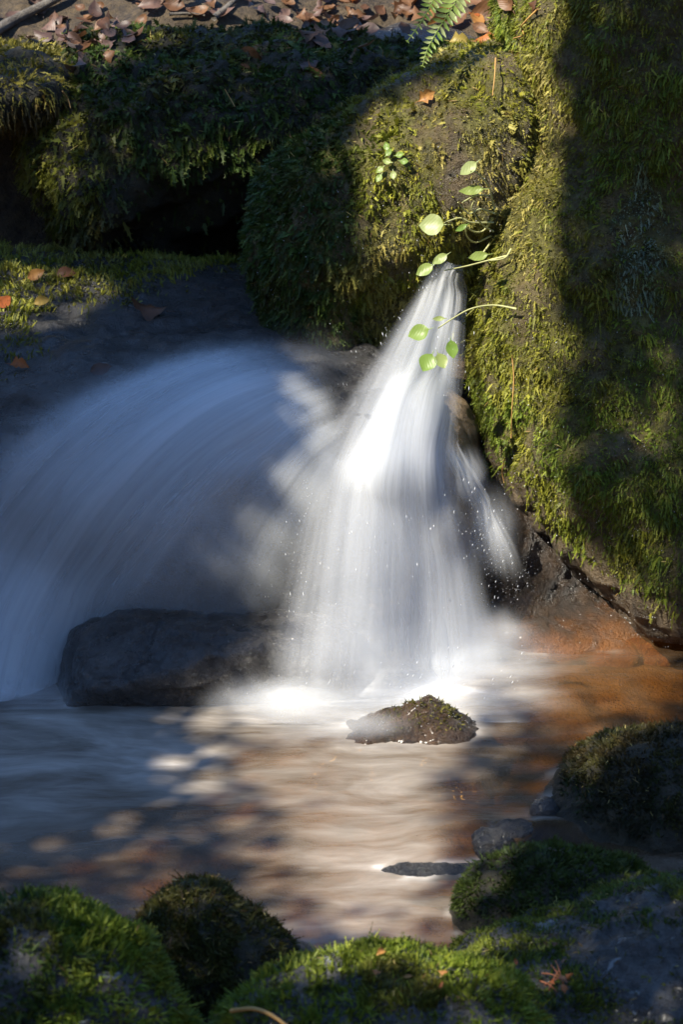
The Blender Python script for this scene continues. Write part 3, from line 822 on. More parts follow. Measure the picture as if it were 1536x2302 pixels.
def pool_line(pts, wd, amt):
    P = np.array([W(a, b, z=0)[:2] for a, b in pts]); dmin = np.full(len(x), 9.0)
    for a, b in zip(P[:-1], P[1:]):
        e = b - a; tt = np.clip(((x - a[0]) * e[0] + (y - a[1]) * e[1]) / (e @ e), 0, 1)
        dmin = np.minimum(dmin, np.hypot(x - a[0] - e[0] * tt, y - a[1] - e[1] * tt))
    return amt * np.exp(-(dmin / wd) ** 2)
foam += pool_line([(1085, 1915), (1130, 1890), (1180, 1862), (1250, 1850), (1330, 1862)], 0.013, 0.40) * sstep(-0.1, 0.5, fbm(wp * 20, 2, 68))
foam += pool_line([(1060, 1960), (1110, 1930), (1150, 1915)], 0.022, 0.35)
foam += rim * 0.28 * sstep(-0.1, 0.35, fbm(wp * 14, 3, 67))  # foam at the rocks, doubling as painted wet highlights along the waterline
pool = tag(mk('pool_water', wp, grid_faces(len(px_), len(py_)), pool_mat(), dens=np.clip(foam, 0, 1)), kind='structure')

def resample(line, n):
    l = np.asarray(line, float); s = np.concatenate([[0], np.cumsum(np.linalg.norm(np.diff(l[:, :2], axis=0), axis=1))])
    t = np.linspace(0, s[-1], n)
    # smooth through a few averaging passes after linear sampling
    o = np.stack([np.interp(t, s, l[:, k]) for k in range(l.shape[1])], 1)
    for _ in range(6): o[1:-1] = 0.25 * o[:-2] + 0.5 * o[1:-1] + 0.25 * o[2:]
    return o

def sheet(lines, nu, nv, Y0, Y1, ypow, clear=0.025, zmin=-0.02):
    """lines of flow, as they lie on and in front of the rock -> (nu,nv,3) grid"""
    L = np.stack([resample(l, nv) for l in lines])           # (k,nv,2)
    k = len(lines); ks = np.linspace(0, k - 1, nu)
    i0 = np.minimum(ks.astype(int), k - 2); fr = ks - i0
    pts = L[i0] * (1 - fr)[:, None, None] + L[i0 + 1] * fr[:, None, None]
    for _ in range(8): pts[1:-1] = 0.25 * pts[:-2] + 0.5 * pts[1:-1] + 0.25 * pts[2:]
    s = np.linspace(0, 1, nv)
    y0 = np.interp(ks, np.arange(k), Y0); y1 = np.interp(ks, np.arange(k), Y1)
    Yg = y0[:, None] + (y1 - y0)[:, None] * (s ** ypow)[None]
    dist = np.zeros((nu, nv))
    for a in range(nu):
        for b in range(nv):
            p = W(pts[a, b, 0], pts[a, b, 1], Y=Yg[a, b])
            t = (p - CAM) @ FWD
            d = ray(pts[a, b, 0], pts[a, b, 1])
            l, n, i, tt = BVHW.ray_cast(Vector(CAM), Vector(d).normalized())
            if l is not None: t = min(t, (np.array(l) - CAM) @ FWD - clear)
            dist[a, b] = t
    for _ in range(14):
        q = np.pad(dist, 1, mode='edge')
        dist = np.minimum(dist, 0.25 * (q[:-2, 1:-1] + q[2:, 1:-1] + q[1:-1, :-2] + q[1:-1, 2:]) + 0.004)
        q = np.pad(dist, 1, mode='edge')
        dist = 0.5 * dist + 0.125 * (q[:-2, 1:-1] + q[2:, 1:-1] + q[1:-1, :-2] + q[1:-1, 2:])
    D = FWD + (pts[..., 0:1] - 768) / FPX * RGT + (1151 - pts[..., 1:2]) / FPX * UPV
    G = CAM + D * dist[..., None]
    return G

def gnorm(G):
    du = np.gradient(G, axis=0); dv = np.gradient(G, axis=1)
    n = np.cross(du, dv); n /= np.maximum(np.linalg.norm(n, axis=-1, keepdims=True), 1e-9)
    s = np.sign(np.sum(n * (CAM - G), -1, keepdims=True))
    return n * s

def layers(name, G, dens, mat, parent, n, step, base, seed, soft=1.0):
    nu, nv = dens.shape
    N = gnorm(G)
    g = np.random.default_rng(seed)
    fcs = grid_faces(nv, nu)
    u, v = np.meshgrid(np.linspace(0, 1, nu), np.linspace(0, 1, nv), indexing='ij')
    V, F, D, U = [], [], [], []
    for i in range(n):
        off = (i - 0.3 * n) * step
        P = G + N * off
        q = P.reshape(-1, 3)
        q = q + N.reshape(-1, 3) * (0.012 * fbm(np.stack([u.ravel() * 5, v.ravel() * 2, np.full(u.size, i * 3.1)], 1), 2, seed + i))[:, None]
        V.append(q); F.append(fcs + i * nu * nv)
        ew = (0.08 + 0.30 * i / n) * soft
        edge = sstep(0, ew, u) * sstep(0, ew, 1 - u)
        D.append((dens * edge).ravel())
        U.append(np.stack([u.ravel() + i * 7.3, v.ravel() + i * 3.7, np.full(u.size, i * 1.0)], 1))
    V = np.concatenate(V)
    V[:, 2] = np.maximum(V[:, 2], 0.004)
    o = mk(name, V - base, np.concatenate(F), mat, dens=np.concatenate(D), uv=np.concatenate(U))
    o.parent = parent
    return o

M['veil'] = water_sheet_mat('veil_water', 10, 0.75, 0.36, 0.66, 0.16, 0.25, (0.84, 0.87, 0.89))
M['fall'] = water_sheet_mat('falling_water', 9, 1.0, 0.34, 0.66, 0.22, 0.42)
M['spray'] = water_sheet_mat('spray', 5, 5, 0.34, 0.66, 0.3, 0.4)

VL = [[(610, 730), (480, 760), (330, 795), (180, 845), (60, 900), (-60, 955), (-200, 1050), (-300, 1150)],
      [(640, 785), (520, 800), (380, 830), (230, 890), (90, 990), (-30, 1110), (-130, 1260), (-200, 1450)],
      [(710, 815), (670, 830), (560, 850), (430, 895), (290, 980), (160, 1100), (60, 1240), (-20, 1400), (-60, 1600)],
      [(755, 865), (700, 880), (600, 905), (480, 965), (360, 1060), (250, 1180), (160, 1310), (90, 1450), (50, 1590)],
      [(775, 910), (715, 930), (640, 965), (540, 1035), (440, 1130), (350, 1240), (280, 1340), (220, 1430), (180, 1510)],
      [(790, 950), (735, 975), (670, 1020), (590, 1100), (510, 1200), (450, 1290), (400, 1380), (370, 1440), (350, 1490)],
      [(800, 980), (745, 1010), (700, 1070), (640, 1160), (580, 1260), (540, 1350), (515, 1420), (500, 1460), (490, 1490)],
      [(770, 1040), (745, 1110), (715, 1200), (680, 1300), (655, 1400), (640, 1450), (630, 1480), (620, 1500)]]
G = sheet(VL, 44, 56, [0.30, 0.28, 0.26, 0.24, 0.22, 0.20, 0.18, 0.15], [-0.2, -0.25, -0.26, -0.22, -0.04, -0.02, -0.02, -0.02], 1.3)
u = np.linspace(0, 1, 44)[:, None]; v = np.linspace(0, 1, 56)[None]
dv = np.interp(u, [0, 0.12, 0.28, 0.45, 0.62, 0.8, 0.9, 1.0], [0.10, 0.32, 0.52, 0.50, 0.30, 0.19, 0.22, 0.30]) * (sstep(0, 0.20, v)) * (1 + 0.6 * sstep(0.15, 0.5, u) * (1 - sstep(0.15, 0.5, v)))
veil = tag(empty('waterfall', W(100, 1585, z=0)), 'broad blue veil of shaded water fanning left over the dark slab', 'waterfall', 'branches of the waterfall')
layers('water_sheet', G, dv, M['veil'], veil, 6, 0.010, np.array(veil.location), 3)

CL = [[(988, 575), (930, 660), (860, 760), (790, 870), (735, 960), (700, 1025), (675, 1110), (645, 1225), (612, 1360), (585, 1500), (570, 1620)],
      [(990, 580), (950, 680), (895, 790), (840, 900), (800, 980), (772, 1040), (752, 1120), (735, 1240), (715, 1380), (700, 1500), (690, 1610)],
      [(994, 585), (970, 690), (930, 800), (890, 910), (865, 990), (850, 1045), (845, 1130), (840, 1250), (835, 1390), (828, 1500), (825, 1580)],
      [(998, 590), (992, 700), (965, 810), (940, 920), (925, 1000), (920, 1050), (930, 1140), (940, 1260), (945, 1400), (950, 1550)],
      [(1001, 595), (1012, 710), (1007, 820), (990, 920), (975, 1000), (972, 1060), (995, 1150), (1025, 1270), (1045, 1400), (1060, 1530)],
      [(1006, 600), (1024, 720), (1030, 830), (1025, 920), (1012, 1000), (1008, 1070), (1038, 1160), (1085, 1280), (1118, 1390), (1140, 1480)]]
G = sheet(CL, 44, 64, [0.36] * 6, [-0.44, -0.43, -0.34, -0.20, -0.12, -0.06], 0.82)
u = np.linspace(0, 1, 44)[:, None]; v = np.linspace(0, 1, 64)[None]
dc = np.interp(u, [0, 0.15, 0.35, 0.6, 0.85, 1.0], [0.16, 0.26, 0.52, 0.68, 0.55, 0.28]) * np.interp(v, [0, 0.06, 0.3, 0.42, 0.47, 0.54, 0.75, 1.0], [0.6, 0.85, 0.9, 1.2, 1.6, 0.85, 0.56, 0.75])
dc = dc * (1 - 0.85 * sstep(0.86, 1.0, v) * sstep(0.75, 0.35, u))
dc = dc * (1 - 0.15 * np.exp(-(((u - 0.86) / 0.13) ** 2 + ((v - 0.40) / 0.06) ** 2)))
fall = tag(empty('waterfall', W(900, 1500, z=0)), 'bright white sunlit cascade that widens from a narrow cleft down to the pool', 'waterfall', 'branches of the waterfall')
fb = np.array(fall.location)
layers('water_sheet', G, np.clip(dc, 0, 1), M['fall'], fall, 6, 0.014, fb, 5, 1.25)
# cushion of white water on the step
RL = [[(985, 985), (1010, 1060), (1050, 1140), (1085, 1230), (1105, 1330)],
      [(1000, 990), (1035, 1065), (1085, 1145), (1130, 1235), (1150, 1335)],
      [(1010, 1000), (1060, 1075), (1120, 1150), (1175, 1240), (1205, 1340)]]
G = sheet(RL, 20, 30, [0.2] * 3, [0.02] * 3, 1.0, clear=0.015)
u = np.linspace(0, 1, 20)[:, None]; v = np.linspace(0, 1, 30)[None]
dr = 0.7 * (sstep(0, 0.12, v)) * (1 - sstep(0.25, 0.95, v)) * sstep(0, 0.3, u) * sstep(0, 0.5, 1 - u)
side = tag(empty('waterfall', W(1110, 1400, z=0)), 'thin splashing side stream running down the brown rock right of the white cascade', 'waterfall', 'branches of the waterfall')
layers('water_sheet', G, dr, M['fall'], side, 4, 0.014, np.array(side.location), 9)

def puff(cx, cy, Yc, rx, rz, peak, n, seed, parent, name='spray', ry=0.10):
    """soft spray: a stack of curved films whose cover fades out to nothing at the rim"""
    c = W(cx, cy, Y=Yc); base = np.array(parent.location)
    a = np.linspace(-1, 1, 25)
    A, B = np.meshgrid(a, a, indexing='ij')
    rr = np.hypot(A, B)
    g = np.random.default_rng(seed)
    V, F, D, U = [], [], [], []
    for i in range(n):
        k = i / max(n - 1, 1)
        P = np.stack([c[0] + A * rx * (1 - 0.15 * k), c[1] - (k - 0.5) * 2 * ry + 0.5 * ry * rr ** 2, c[2] + B * rz * (1 - 0.15 * k)], -1).reshape(-1, 3)
        P += 0.012 * np.stack([fbm(P * 9 + i, 2, seed + i), fbm(P * 9 + i + 5, 2, seed + i + 1), fbm(P * 9 + i + 9, 2, seed + i + 2)], 1)
        P[:, 2] = np.maximum(P[:, 2], 0.006 + 0.001 * i)
        V.append(P); F.append(grid_faces(25, 25) + i * 625)
        D.append((peak * sstep(1.0, 0.1, rr)).ravel())
        U.append(np.stack([P[:, 0] + i, P[:, 2] + i * 2, P[:, 1]], 1))
    o = mk(name, np.concatenate(V) - base, np.concatenate(F), M['spray'], dens=np.concatenate(D), uv=np.concatenate(U))
    o.parent = parent; tag(o, kind='stuff')
    return o
puff(950, 1490, -0.12, 0.30, 0.075, 0.42, 6, 1, fall)
puff(830, 1540, -0.20, 0.34, 0.055, 0.28, 5, 2, fall)
puff(1080, 1500, -0.10, 0.24, 0.06, 0.25, 4, 3, fall)
puff(650, 1585, -0.33, 0.24, 0.07, 0.40, 6, 6, fall, ry=0.06)
puff(810, 1635, -0.52, 0.14, 0.04, 0.16, 5, 26, fall, ry=0.02)
puff(900, 1555, -0.20, 0.36, 0.05, 0.30, 5, 8, fall)
puff(880, 1600, -0.31, 0.40, 0.055, 0.26, 5, 28, fall, ry=0.05)
puff(720, 1640, -0.46, 0.20, 0.035, 0.20, 4, 29, fall, ry=0.04)
puff(1120, 1600, -0.33, 0.20, 0.04, 0.20, 4, 30, fall, ry=0.04)
puff(1120, 1530, -0.2, 0.22, 0.05, 0.22, 4, 9, fall)
puff(840, 1020, 0.07, 0.21, 0.09, 0.45, 6, 4, fall, ry=0.05)
puff(720, 1010, 0.02, 0.16, 0.12, 0.22, 4, 14, fall, ry=0.05)
puff(1045, 1085, 0.10, 0.065, 0.08, 0.55, 4, 5, side, ry=0.03)
puff(1095, 1200, 0.08, 0.09, 0.13, 0.22, 4, 15, side, ry=0.03)
puff(1120, 1430, -0.02, 0.12, 0.06, 0.25, 4, 16, side, ry=0.04)
puff(650, 890, 0.14, 0.19, 0.16, 0.26, 5, 7, veil, ry=0.05)
puff(560, 1400, -0.02, 0.30, 0.05, 0.16, 4, 17, veil, ry=0.03)
puff(60, 1570, -0.27, 0.20, 0.04, 0.30, 4, 18, veil, ry=0.04)

# flung drops
m, t, out = nt('droplets')
p = node(t, 'ShaderNodeBsdfPrincipled', i_Roughness=0.08); p.inputs['Base Color'].default_value = (0.85, 0.87, 0.9, 1)
tpn = node(t, 'ShaderNodeBsdfTransparent'); mxn = node(t, 'ShaderNodeMixShader', i_0=0.75)
t.links.new(tpn.outputs[0], mxn.inputs[1]); t.links.new(p.outputs[0], mxn.inputs[2]); t.links.new(mxn.outputs[0], out.inputs[0])
def drops(name, spots, parent, seed, size=0.0007):
    g = np.random.default_rng(seed); V = []; F = []
    for (ax_, ay, bx, by, sp, Yc, n) in spots:
        for _ in range(n):
            s = g.random(); q = g.normal() * sp
            dx, dy = bx - ax_, by - ay; ln = math.hypot(dx, dy)
            P = W(ax_ + dx * s - dy / ln * q, ay + dy * s + dx / ln * q, Y=Yc - abs(g.normal()) * 0.03)
            if P[2] < 0.01: continue
            r = size * (0.35 + g.random() ** 4 * 1.2); l = r * (2 + 5 * g.random())
            i0 = len(V)
            tx = dx / ln * 0.5
            V += [P + np.array([tx * l, 0, l]), P + np.array([r, 0, 0]), P + np.array([0, r, 0]), P + np.array([-r, 0, 0]), P + np.array([0, -r, 0]), P - np.array([tx * l, 0, l])]
            F += [(i0, i0 + 1, i0 + 2), (i0, i0 + 2, i0 + 3), (i0, i0 + 3, i0 + 4), (i0, i0 + 4, i0 + 1), (i0 + 5, i0 + 2, i0 + 1), (i0 + 5, i0 + 3, i0 + 2), (i0 + 5, i0 + 4, i0 + 3), (i0 + 5, i0 + 1, i0 + 4)]
    o = mk(name, np.array(V) - np.array(parent.location), np.array(F), m)
    o.parent = parent; tag(o, kind='stuff')
drops('droplet', [(985, 600, 740, 900, 14, 0.1, 70), (700, 1080, 620, 1450, 22, -0.12, 90), (1040, 1080, 1150, 1350, 26, -0.02, 90), (840, 1150, 830, 1480, 90, -0.15, 160),
                  (1020, 900, 1010, 700, 22, 0.05, 60), (650, 1560, 1180, 1500, 40, -0.25, 120)], fall, 21)
drops('droplet', [(1060, 1130, 1180, 1340, 34, -0.04, 130)], side, 22)

# ------------------------------------------------------------------ leaves
def leaf_verts(L, Wd, curl, fold, lobes=0, seed=0):
    """a blade with a folded midrib, curled tip and a stalk, lying in XY with its stalk at the origin"""
    g = np.random.default_rng(seed)
    st = np.linspace(0, 1, 8)
    w = np.sin(np.pi * np.clip(st, 0.0, 1) ** 0.85) ** 0.8 * Wd / 2
    w[0] = w[-1] = 0.0005
    if lobes: w *= 1 + 0.38 * np.cos(st * math.pi * 2 * lobes + 0.6)
    V, F = [], []
    for i, s in enumerate(st):
        z = curl * L * (s - 0.4) ** 2 * 2 + g.normal() * 0.012 * L
        for j in (-1, -0.5, 0, 0.5, 1):
            V.append((s * L, j * w[i] + g.normal() * 0.006 * L * abs(j), z + fold * abs(j) ** 1.5 * w[i] + g.normal() * 0.02 * L * abs(j)))
    for i in range(7):
        for j in range(4):
            a = i * 5 + j
            F.append((a, a + 1, a + 6, a + 5))
    i0 = len(V)
    V += [(0, -0.0012, 0), (0, 0.0012, 0), (-0.28 * L, 0.02 * L, 0.03 * L)]
    V += [(0.02 * L, 0, 0.0015)]
    T = [(i0, i0 + 1, i0 + 2), (i0 + 3, i0 + 1, i0 + 2), (i0, i0 + 3, i0 + 2)]
    return np.array(V), np.array(F), np.array(T)
M['leaf_brown'] = leaf_mat('brown_leaf', (0.09, 0.038, 0.015), (0.17, 0.08, 0.032), (0.24, 0.12, 0.055))
M['leaf_pink'] = leaf_mat('pale_dead_leaf', (0.07, 0.038, 0.026), (0.14, 0.08, 0.058), (0.10, 0.066, 0.056), 0.15)
M['leaf_orange'] = leaf_mat('orange_leaf', (0.35, 0.09, 0.02), (0.45, 0.14, 0.03), (0.42, 0.22, 0.06))
M['leaf_yellow'] = leaf_mat('yellow_leaf', (0.38, 0.28, 0.06), (0.42, 0.30, 0.07), (0.36, 0.24, 0.05))
M['leaf_green'] = leaf_mat('green_leaf', (0.20, 0.32, 0.05), (0.30, 0.38, 0.09), (0.42, 0.48, 0.20), 0.5, 0.4, False)
M['stem'] = plain_mat('pale_stem', (0.50, 0.50, 0.22), 0.5, 0.2)
M['twig'] = plain_mat('twig', (0.10, 0.065, 0.04), 0.8)
M['straw'] = plain_mat('straw', (0.42, 0.24, 0.07), 0.7)
LV = []
for k in range(7):
    v_, f_, t_ = leaf_verts(0.075, 0.046, [0.25, -0.2, 0.45, 0.1, -0.35, 0.5, 0.2][k], [0.35, 0.5, -0.4, 0.25, 0.6, 0.3, -0.3][k], [0, 0, 2, 0, 3, 0, 2][k], k)
    LV.append((v_, f_, t_))
LM = {}
def leaf_at(P, N, mat, size, ang, var, label, group=None, tilt=0.0, name='fallen_leaf', lift=0.004):
    key = (var, mat)
    if key not in LM:
        v_, f_, t_ = LV[var]
        LM[key] = mk('fallen_leaf', v_, [f_, t_], M[mat], link=False)
    o = bpy.data.objects.new(name, LM[key]); COL.objects.link(o)
    N = Vector(N); q = N.to_track_quat('Z', 'Y') @ Quaternion((0, 0, 1), ang) @ Quaternion((1, 0, 0), tilt)
    o.rotation_mode = 'QUATERNION'; o.rotation_quaternion = q
    o.location = Vector(P) + N * lift; s = size / 0.075; o.scale = (s, s, s)
    return tag(o, label, 'leaf', group)
def leaf_px(px, py, mat, size, ang, var, label, group=None, tilt=0.0, lift=0.012, face=0.0):
    l, n = hit(px, py)
    if l is None: return
    n = n * (1 - face) + (CAM - l) / np.linalg.norm(CAM - l) * face; n /= np.linalg.norm(n)
    return leaf_at(l, n, mat, size, ang, var, label, group, tilt, lift=lift)

one = [(372, 708, 'leaf_brown', 0.085, 2.9, 2, 'large curled brown leaf on the black slab beside the veil', 0.5, 0.3),
       (60, 632, 'leaf_orange', 0.045, 0.4, 0, 'orange red leaf on the moss at the back of the slab', 0.5, 0.2),
       (125, 628, 'leaf_brown', 0.050, 0.2, 1, 'dark brown leaf on the back edge of the mossy slab', 0.4, 0.2),
       (-10, 700, 'leaf_orange', 0.05, 0.5, 3, 'brown orange leaf at the left edge on the slab moss', 0.4, 0.2),
       (75, 690, 'leaf_yellow', 0.04, 0.3, 1, 'small straw coloured leaf on the slab moss', 0.3, 0.1),
       (20, 828, 'leaf_orange', 0.045, -0.2, 4, 'small red leaf on the wet slab at the left edge', 0.3, 0.1),
       (200, 845, 'leaf_pink', 0.05, 0.2, 3, 'pale grey leaf under the thin edge of the veil', 0.3, 0.1),
       (535, 118, 'leaf_brown', 0.085, -0.6, 1, 'curled brown leaf leaning on top of the dark mossy boulder', 0.6, 0.5),
       (695, 150, 'leaf_brown', 0.085, -1.3, 0, 'tan leaf hanging down the dark boulder beside the hollow', 0.75, 0.3),
       (942, 232, 'leaf_orange', 0.045, 0.6, 4, 'bright orange leaf on the sunlit top of the cleft boulder', 0.6, 0.3),
       (1075, 100, 'leaf_orange', 0.06, 0.2, 2, 'orange lobed leaf behind the cleft boulder', 0.5, 0.2),
       (1010, 100, 'leaf_yellow', 0.06, 0.0, 4, 'yellow leaf lying below the fern tip', 0.5, 0.2),
       (1060, 35, 'leaf_brown', 0.11, 0.1, 3, 'large tan leaf leaning against the wall beside the fern', 0.7, 0.1)]
for a in one: leaf_px(a[0], a[1], a[2], a[3], a[4], a[5], a[6], None, 0.2, 0.014, a[7])
g = np.random.default_rng(5)
def pile(n, cx, cy, rx, ry, mats, label, group, smin_=0.038, smax_=0.068):
    for _ in range(n):
        x, y = cx + rx * g.normal(), cy + ry * g.normal()
        l, nn = hit(x, y)
        if l is None or nn[2] < 0.25: continue
        N = nn + g.normal(size=3) * 0.30; N[2] += 0.2; N /= np.linalg.norm(N)
        mt, sz, vr = mats[g.integers(len(mats))], smin_ + (smax_ - smin_) * g.random(), int(g.integers(7))
        words = ['small' if sz < smin_ + (smax_ - smin_) * 0.4 else 'larger', {'leaf_pink': 'dull mauve', 'leaf_brown': 'brown', 'leaf_orange': 'rust orange'}[mt], ['flat oval', 'cupped oval', 'lobed', 'plain oval', 'jagged', 'strongly curled', 'twisted lobed'][vr]]
        leaf_at(l + np.array([0, 0, 0.003 + 0.02 * g.random()]), N, mt, sz, g.random() * 6.28, vr, ' '.join(words) + ' ' + label, group, g.normal() * 0.3)
pile(46, 190, 80, 75, 24, ['leaf_pink', 'leaf_pink', 'leaf_brown'], 'leaf in the sunlit drift at the top left', 'drift of leaves at the top left')
pile(44, 745, 78, 55, 24, ['leaf_pink', 'leaf_pink', 'leaf_brown'], 'leaf in the drift on the flat rock, top centre', 'drift of leaves on the flat rock')
pile(34, 950, 30, 110, 22, ['leaf_brown', 'leaf_orange', 'leaf_brown'], 'leaf in the litter behind the fern', 'litter behind the fern')
pile(40, 420, 15, 190, 16, ['leaf_brown', 'leaf_brown', 'leaf_pink'], 'leaf on the bank along the top edge', 'litter on the bank')
pile(6, 1255, 2200, 18, 26, ['leaf_orange', 'leaf_brown'], 'scrap of leaf on the grey slab, lower right', 'rust red scraps on the grey slab', 0.012, 0.022)
pile(7, 930, 2200, 110, 50, ['leaf_brown', 'leaf_orange'], 'leaf scrap in the moss of the bottom centre rock', 'scraps on the bottom centre rock', 0.012, 0.02)

# ------------------------------------------------------------------ tubes: stems, twigs, roots
def tube(name, pts, r0, r1, mat, sides=6, parent=None, base=None, n=None):
    P = np.asarray(pts, float)
    if n:
        s = np.linspace(0, len(P) - 1, n); i = np.clip(s.astype(int), 0, len(P) - 2); f = (s - i)[:, None]
        pm = np.vstack([2 * P[0] - P[1], P, 2 * P[-1] - P[-2]])
        a, b, c, d = pm[i], pm[i + 1], pm[i + 2], pm[i + 3]
        P = 0.5 * (2 * b + (c - a) * f + (2 * a - 5 * b + 4 * c - d) * f ** 2 + (3 * b - a - 3 * c + d) * f ** 3)
    T = np.gradient(P, axis=0); T /= np.linalg.norm(T, axis=1, keepdims=True)
    ref = np.array([0.3, 0.9, 0.25]); A = np.cross(T, ref); A /= np.maximum(np.linalg.norm(A, axis=1, keepdims=True), 1e-6); B = np.cross(T, A)
    k = len(P); r = np.linspace(r0, r1, k)[:, None]
    V = np.concatenate([P + (A * math.cos(2 * math.pi * j / sides) + B * math.sin(2 * math.pi * j / sides)) * r for j in range(sides)])
    F = []
    for j in range(sides):
        j2 = (j + 1) % sides
        for i in range(k - 1): F.append((j * k + i, j * k + i + 1, j2 * k + i + 1, j2 * k + i))
    b = np.zeros(3) if base is None else np.asarray(base)
    caps = [np.array([[j * k for j in range(sides)][::-1]]), np.array([[j * k + k - 1 for j in range(sides)]])]
    return mk(name, V - b, [np.array(F)] + caps, mat, parent)
def pline(pts, Ys): return [W(x, y, Y=Yy) for (x, y), Yy in zip(pts, Ys)]
def front(pts, lift=0.02):
    o = []
    for x, y in pts:
        l, n = hit(x, y)
        t = (l - CAM) @ FWD - lift
        o.append(CAM + ray(x, y) * t)
    return o
def single_tube(name, pts, r0, r1, mat, label, cat, n=14):
    P = np.array(pts); base = P[0]
    o = tube(name, P, r0, r1, mat, 6, None, base, n); o.location = base
    return tag(o, label, cat)
single_tube('twig', front([(800, 2122), (815, 2096), (828, 2076)], 0.03), 0.0028, 0.0018, M['twig'], 'short dark twig standing up from the bottom centre rock', 'twig')
single_tube('twig', front([(520, 2272), (570, 2268), (610, 2282), (650, 2310)], 0.03), 0.004, 0.003, M['straw'], 'pale curved twig lying across the bottom edge of the picture', 'twig')
single_tube('root', front([(1210, 20), (1185, 45), (1172, 62), (1178, 78), (1155, 86)], 0.02), 0.0022, 0.0012, M['straw'], 'pale curled rootlet hanging in the cleft at the top', 'root', 20)
single_tube('grass_stem', front([(1115, 130), (1113, 170), (1108, 215)], 0.03), 0.0016, 0.001, M['straw'], 'thin orange dead stem on the top of the cleft boulder', 'stem')
single_tube('grass_stem', front([(1152, 800), (1156, 850), (1152, 920), (1150, 985)], 0.035), 0.0017, 0.001, M['straw'], 'thin orange stem hanging down the green wall beside the white cascade', 'stem')
single_tube('grass_stem', front([(1136, 1030), (1130, 1060), (1134, 1085)], 0.03), 0.0014, 0.001, M['straw'], 'short brown stem at the lower edge of the wall moss', 'stem')
single_tube('grass_stem', front([(140, 205), (152, 222), (158, 243)], 0.03), 0.0022, 0.0012, M['straw'], 'bright yellow dead stem under the mossy ledge at the left', 'stem')
single_tube('grass_stem', front([(505, 200), (518, 222), (528, 240)], 0.03), 0.0014, 0.001, M['straw'], 'thin tan stem on the face of the dark boulder', 'stem')
single_tube('branch', front([(-20, 75), (40, 40), (110, 5), (170, -30)], 0.03), 0.016, 0.011, M['bark'], 'dark fallen branch on the bank in the top left corner', 'branch')
single_tube('branch', front([(480, 40), (520, 8), (545, -20)], 0.03), 0.010, 0.007, M['bark'], 'short dark stick on the bank above the mossy boulder', 'branch')
single_tube('branch', front([(380, 32), (420, 30), (460, 34)], 0.02), 0.005, 0.003, M['bark'], 'thin brown stick lying on the leaf litter at the top', 'branch')
needles = [((1218, 2188), (1262, 2200)), ((1240, 2170), (1270, 2215)), ((1225, 2215), (1275, 2196)), ((1235, 2225), (1258, 2180)), ((1215, 2205), (1255, 2230)), ((1250, 2160), (1262, 2195))]
M['needle'] = plain_mat('rust_needle', (0.24, 0.08, 0.03), 0.7)
for a, b in needles:
    P = front([a, ((a[0] + b[0]) / 2, (a[1] + b[1]) / 2 - 4), b], 0.014)
    o = single_tube('dry_needle', P, 0.0016, 0.0008, M['needle'], 'rust red dry needle in the tuft on the grey slab', 'needle', 8); o['group'] = 'dry needles on the grey slab'

# trailing green plants on the wall
def green_leaf(parent, base, P, face, ang, L, Wd, k):
    v_, f_, t_ = leaf_verts(L, Wd, 0.15, 0.22, 0, 40 + k)
    me = mk('leaf', v_, [f_, t_], M['leaf_green'], link=False)
    o = bpy.data.objects.new('leaf', me); COL.objects.link(o); o.parent = parent
    q = Vector(face).to_track_quat('Z', 'Y') @ Quaternion((0, 0, 1), ang)
    o.rotation_mode = 'QUATERNION'; o.rotation_quaternion = q; o.location = Vector(P - base)
    return o
def plant(label, stems, leaves, lift=0.05):
    P0 = front([stems[0][0]], 0.012)[0]
    root = tag(empty('trailing_plant', P0), label, 'plant')
    for st in stems:
        k = len(st)
        P = []
        for i, (x, y) in enumerate(st):
            l, n = hit(x, y); t = (l - CAM) @ FWD
            P.append((x, y, t))
        t0 = P[0][2]
        P = [CAM + ray(x, y) * (min(t, t0 + 0.03) - 0.022 - lift * i / (k - 1)) for i, (x, y, t) in enumerate(P)]
        tube('stem', P, 0.0024, 0.0015, M['stem'], 6, root, P0, 16)
    for k, (x, y, ang, L, Wd, fx) in enumerate(leaves):
        l, n = hit(x, y); t = min((l - CAM) @ FWD, (P0 - CAM) @ FWD) - 0.012 - lift
        P = CAM + ray(x, y) * t
        face = np.array([fx, -0.85, 0.5])
        green_leaf(root, P0, P, face, ang, L, Wd, k + int(x))
plant('pale stemmed green plant high in the cleft with one large bright leaf on the left',
      [[(1112, 470), (1100, 420), (1075, 390), (1058, 385)], [(1110, 500), (1060, 500), (1035, 490), (1000, 500)], [(1112, 480), (1080, 470), (1055, 480), (1030, 455)],
       [(1105, 530), (1070, 545), (1050, 530), (1048, 505)], [(1110, 490), (1085, 520), (1055, 515), (1035, 478)], [(1100, 440), (1070, 440), (1040, 455)], [(1110, 520), (1085, 505), (1062, 470), (1066, 452)], [(1104, 545), (1085, 570), (1072, 580)]],
      [(1000, 505, 3.3, 0.058, 0.050, -0.4), (1072, 365, 3.9, 0.045, 0.028, -0.2), (1088, 425, 3.3, 0.055, 0.022, -0.1), (1050, 505, 3.7, 0.03, 0.013, 0)])
plant('green plant with a long pale stem and twin leaves at the mouth of the cleft',
      [[(1140, 575), (1100, 585), (1050, 598), (1000, 608)], [(1150, 560), (1135, 580), (1100, 586)]],
      [(1006, 572, 3.85, 0.038, 0.022, -0.3), (974, 596, 3.8, 0.042, 0.028, -0.3), (1098, 572, 3.35, 0.045, 0.022, 0)])
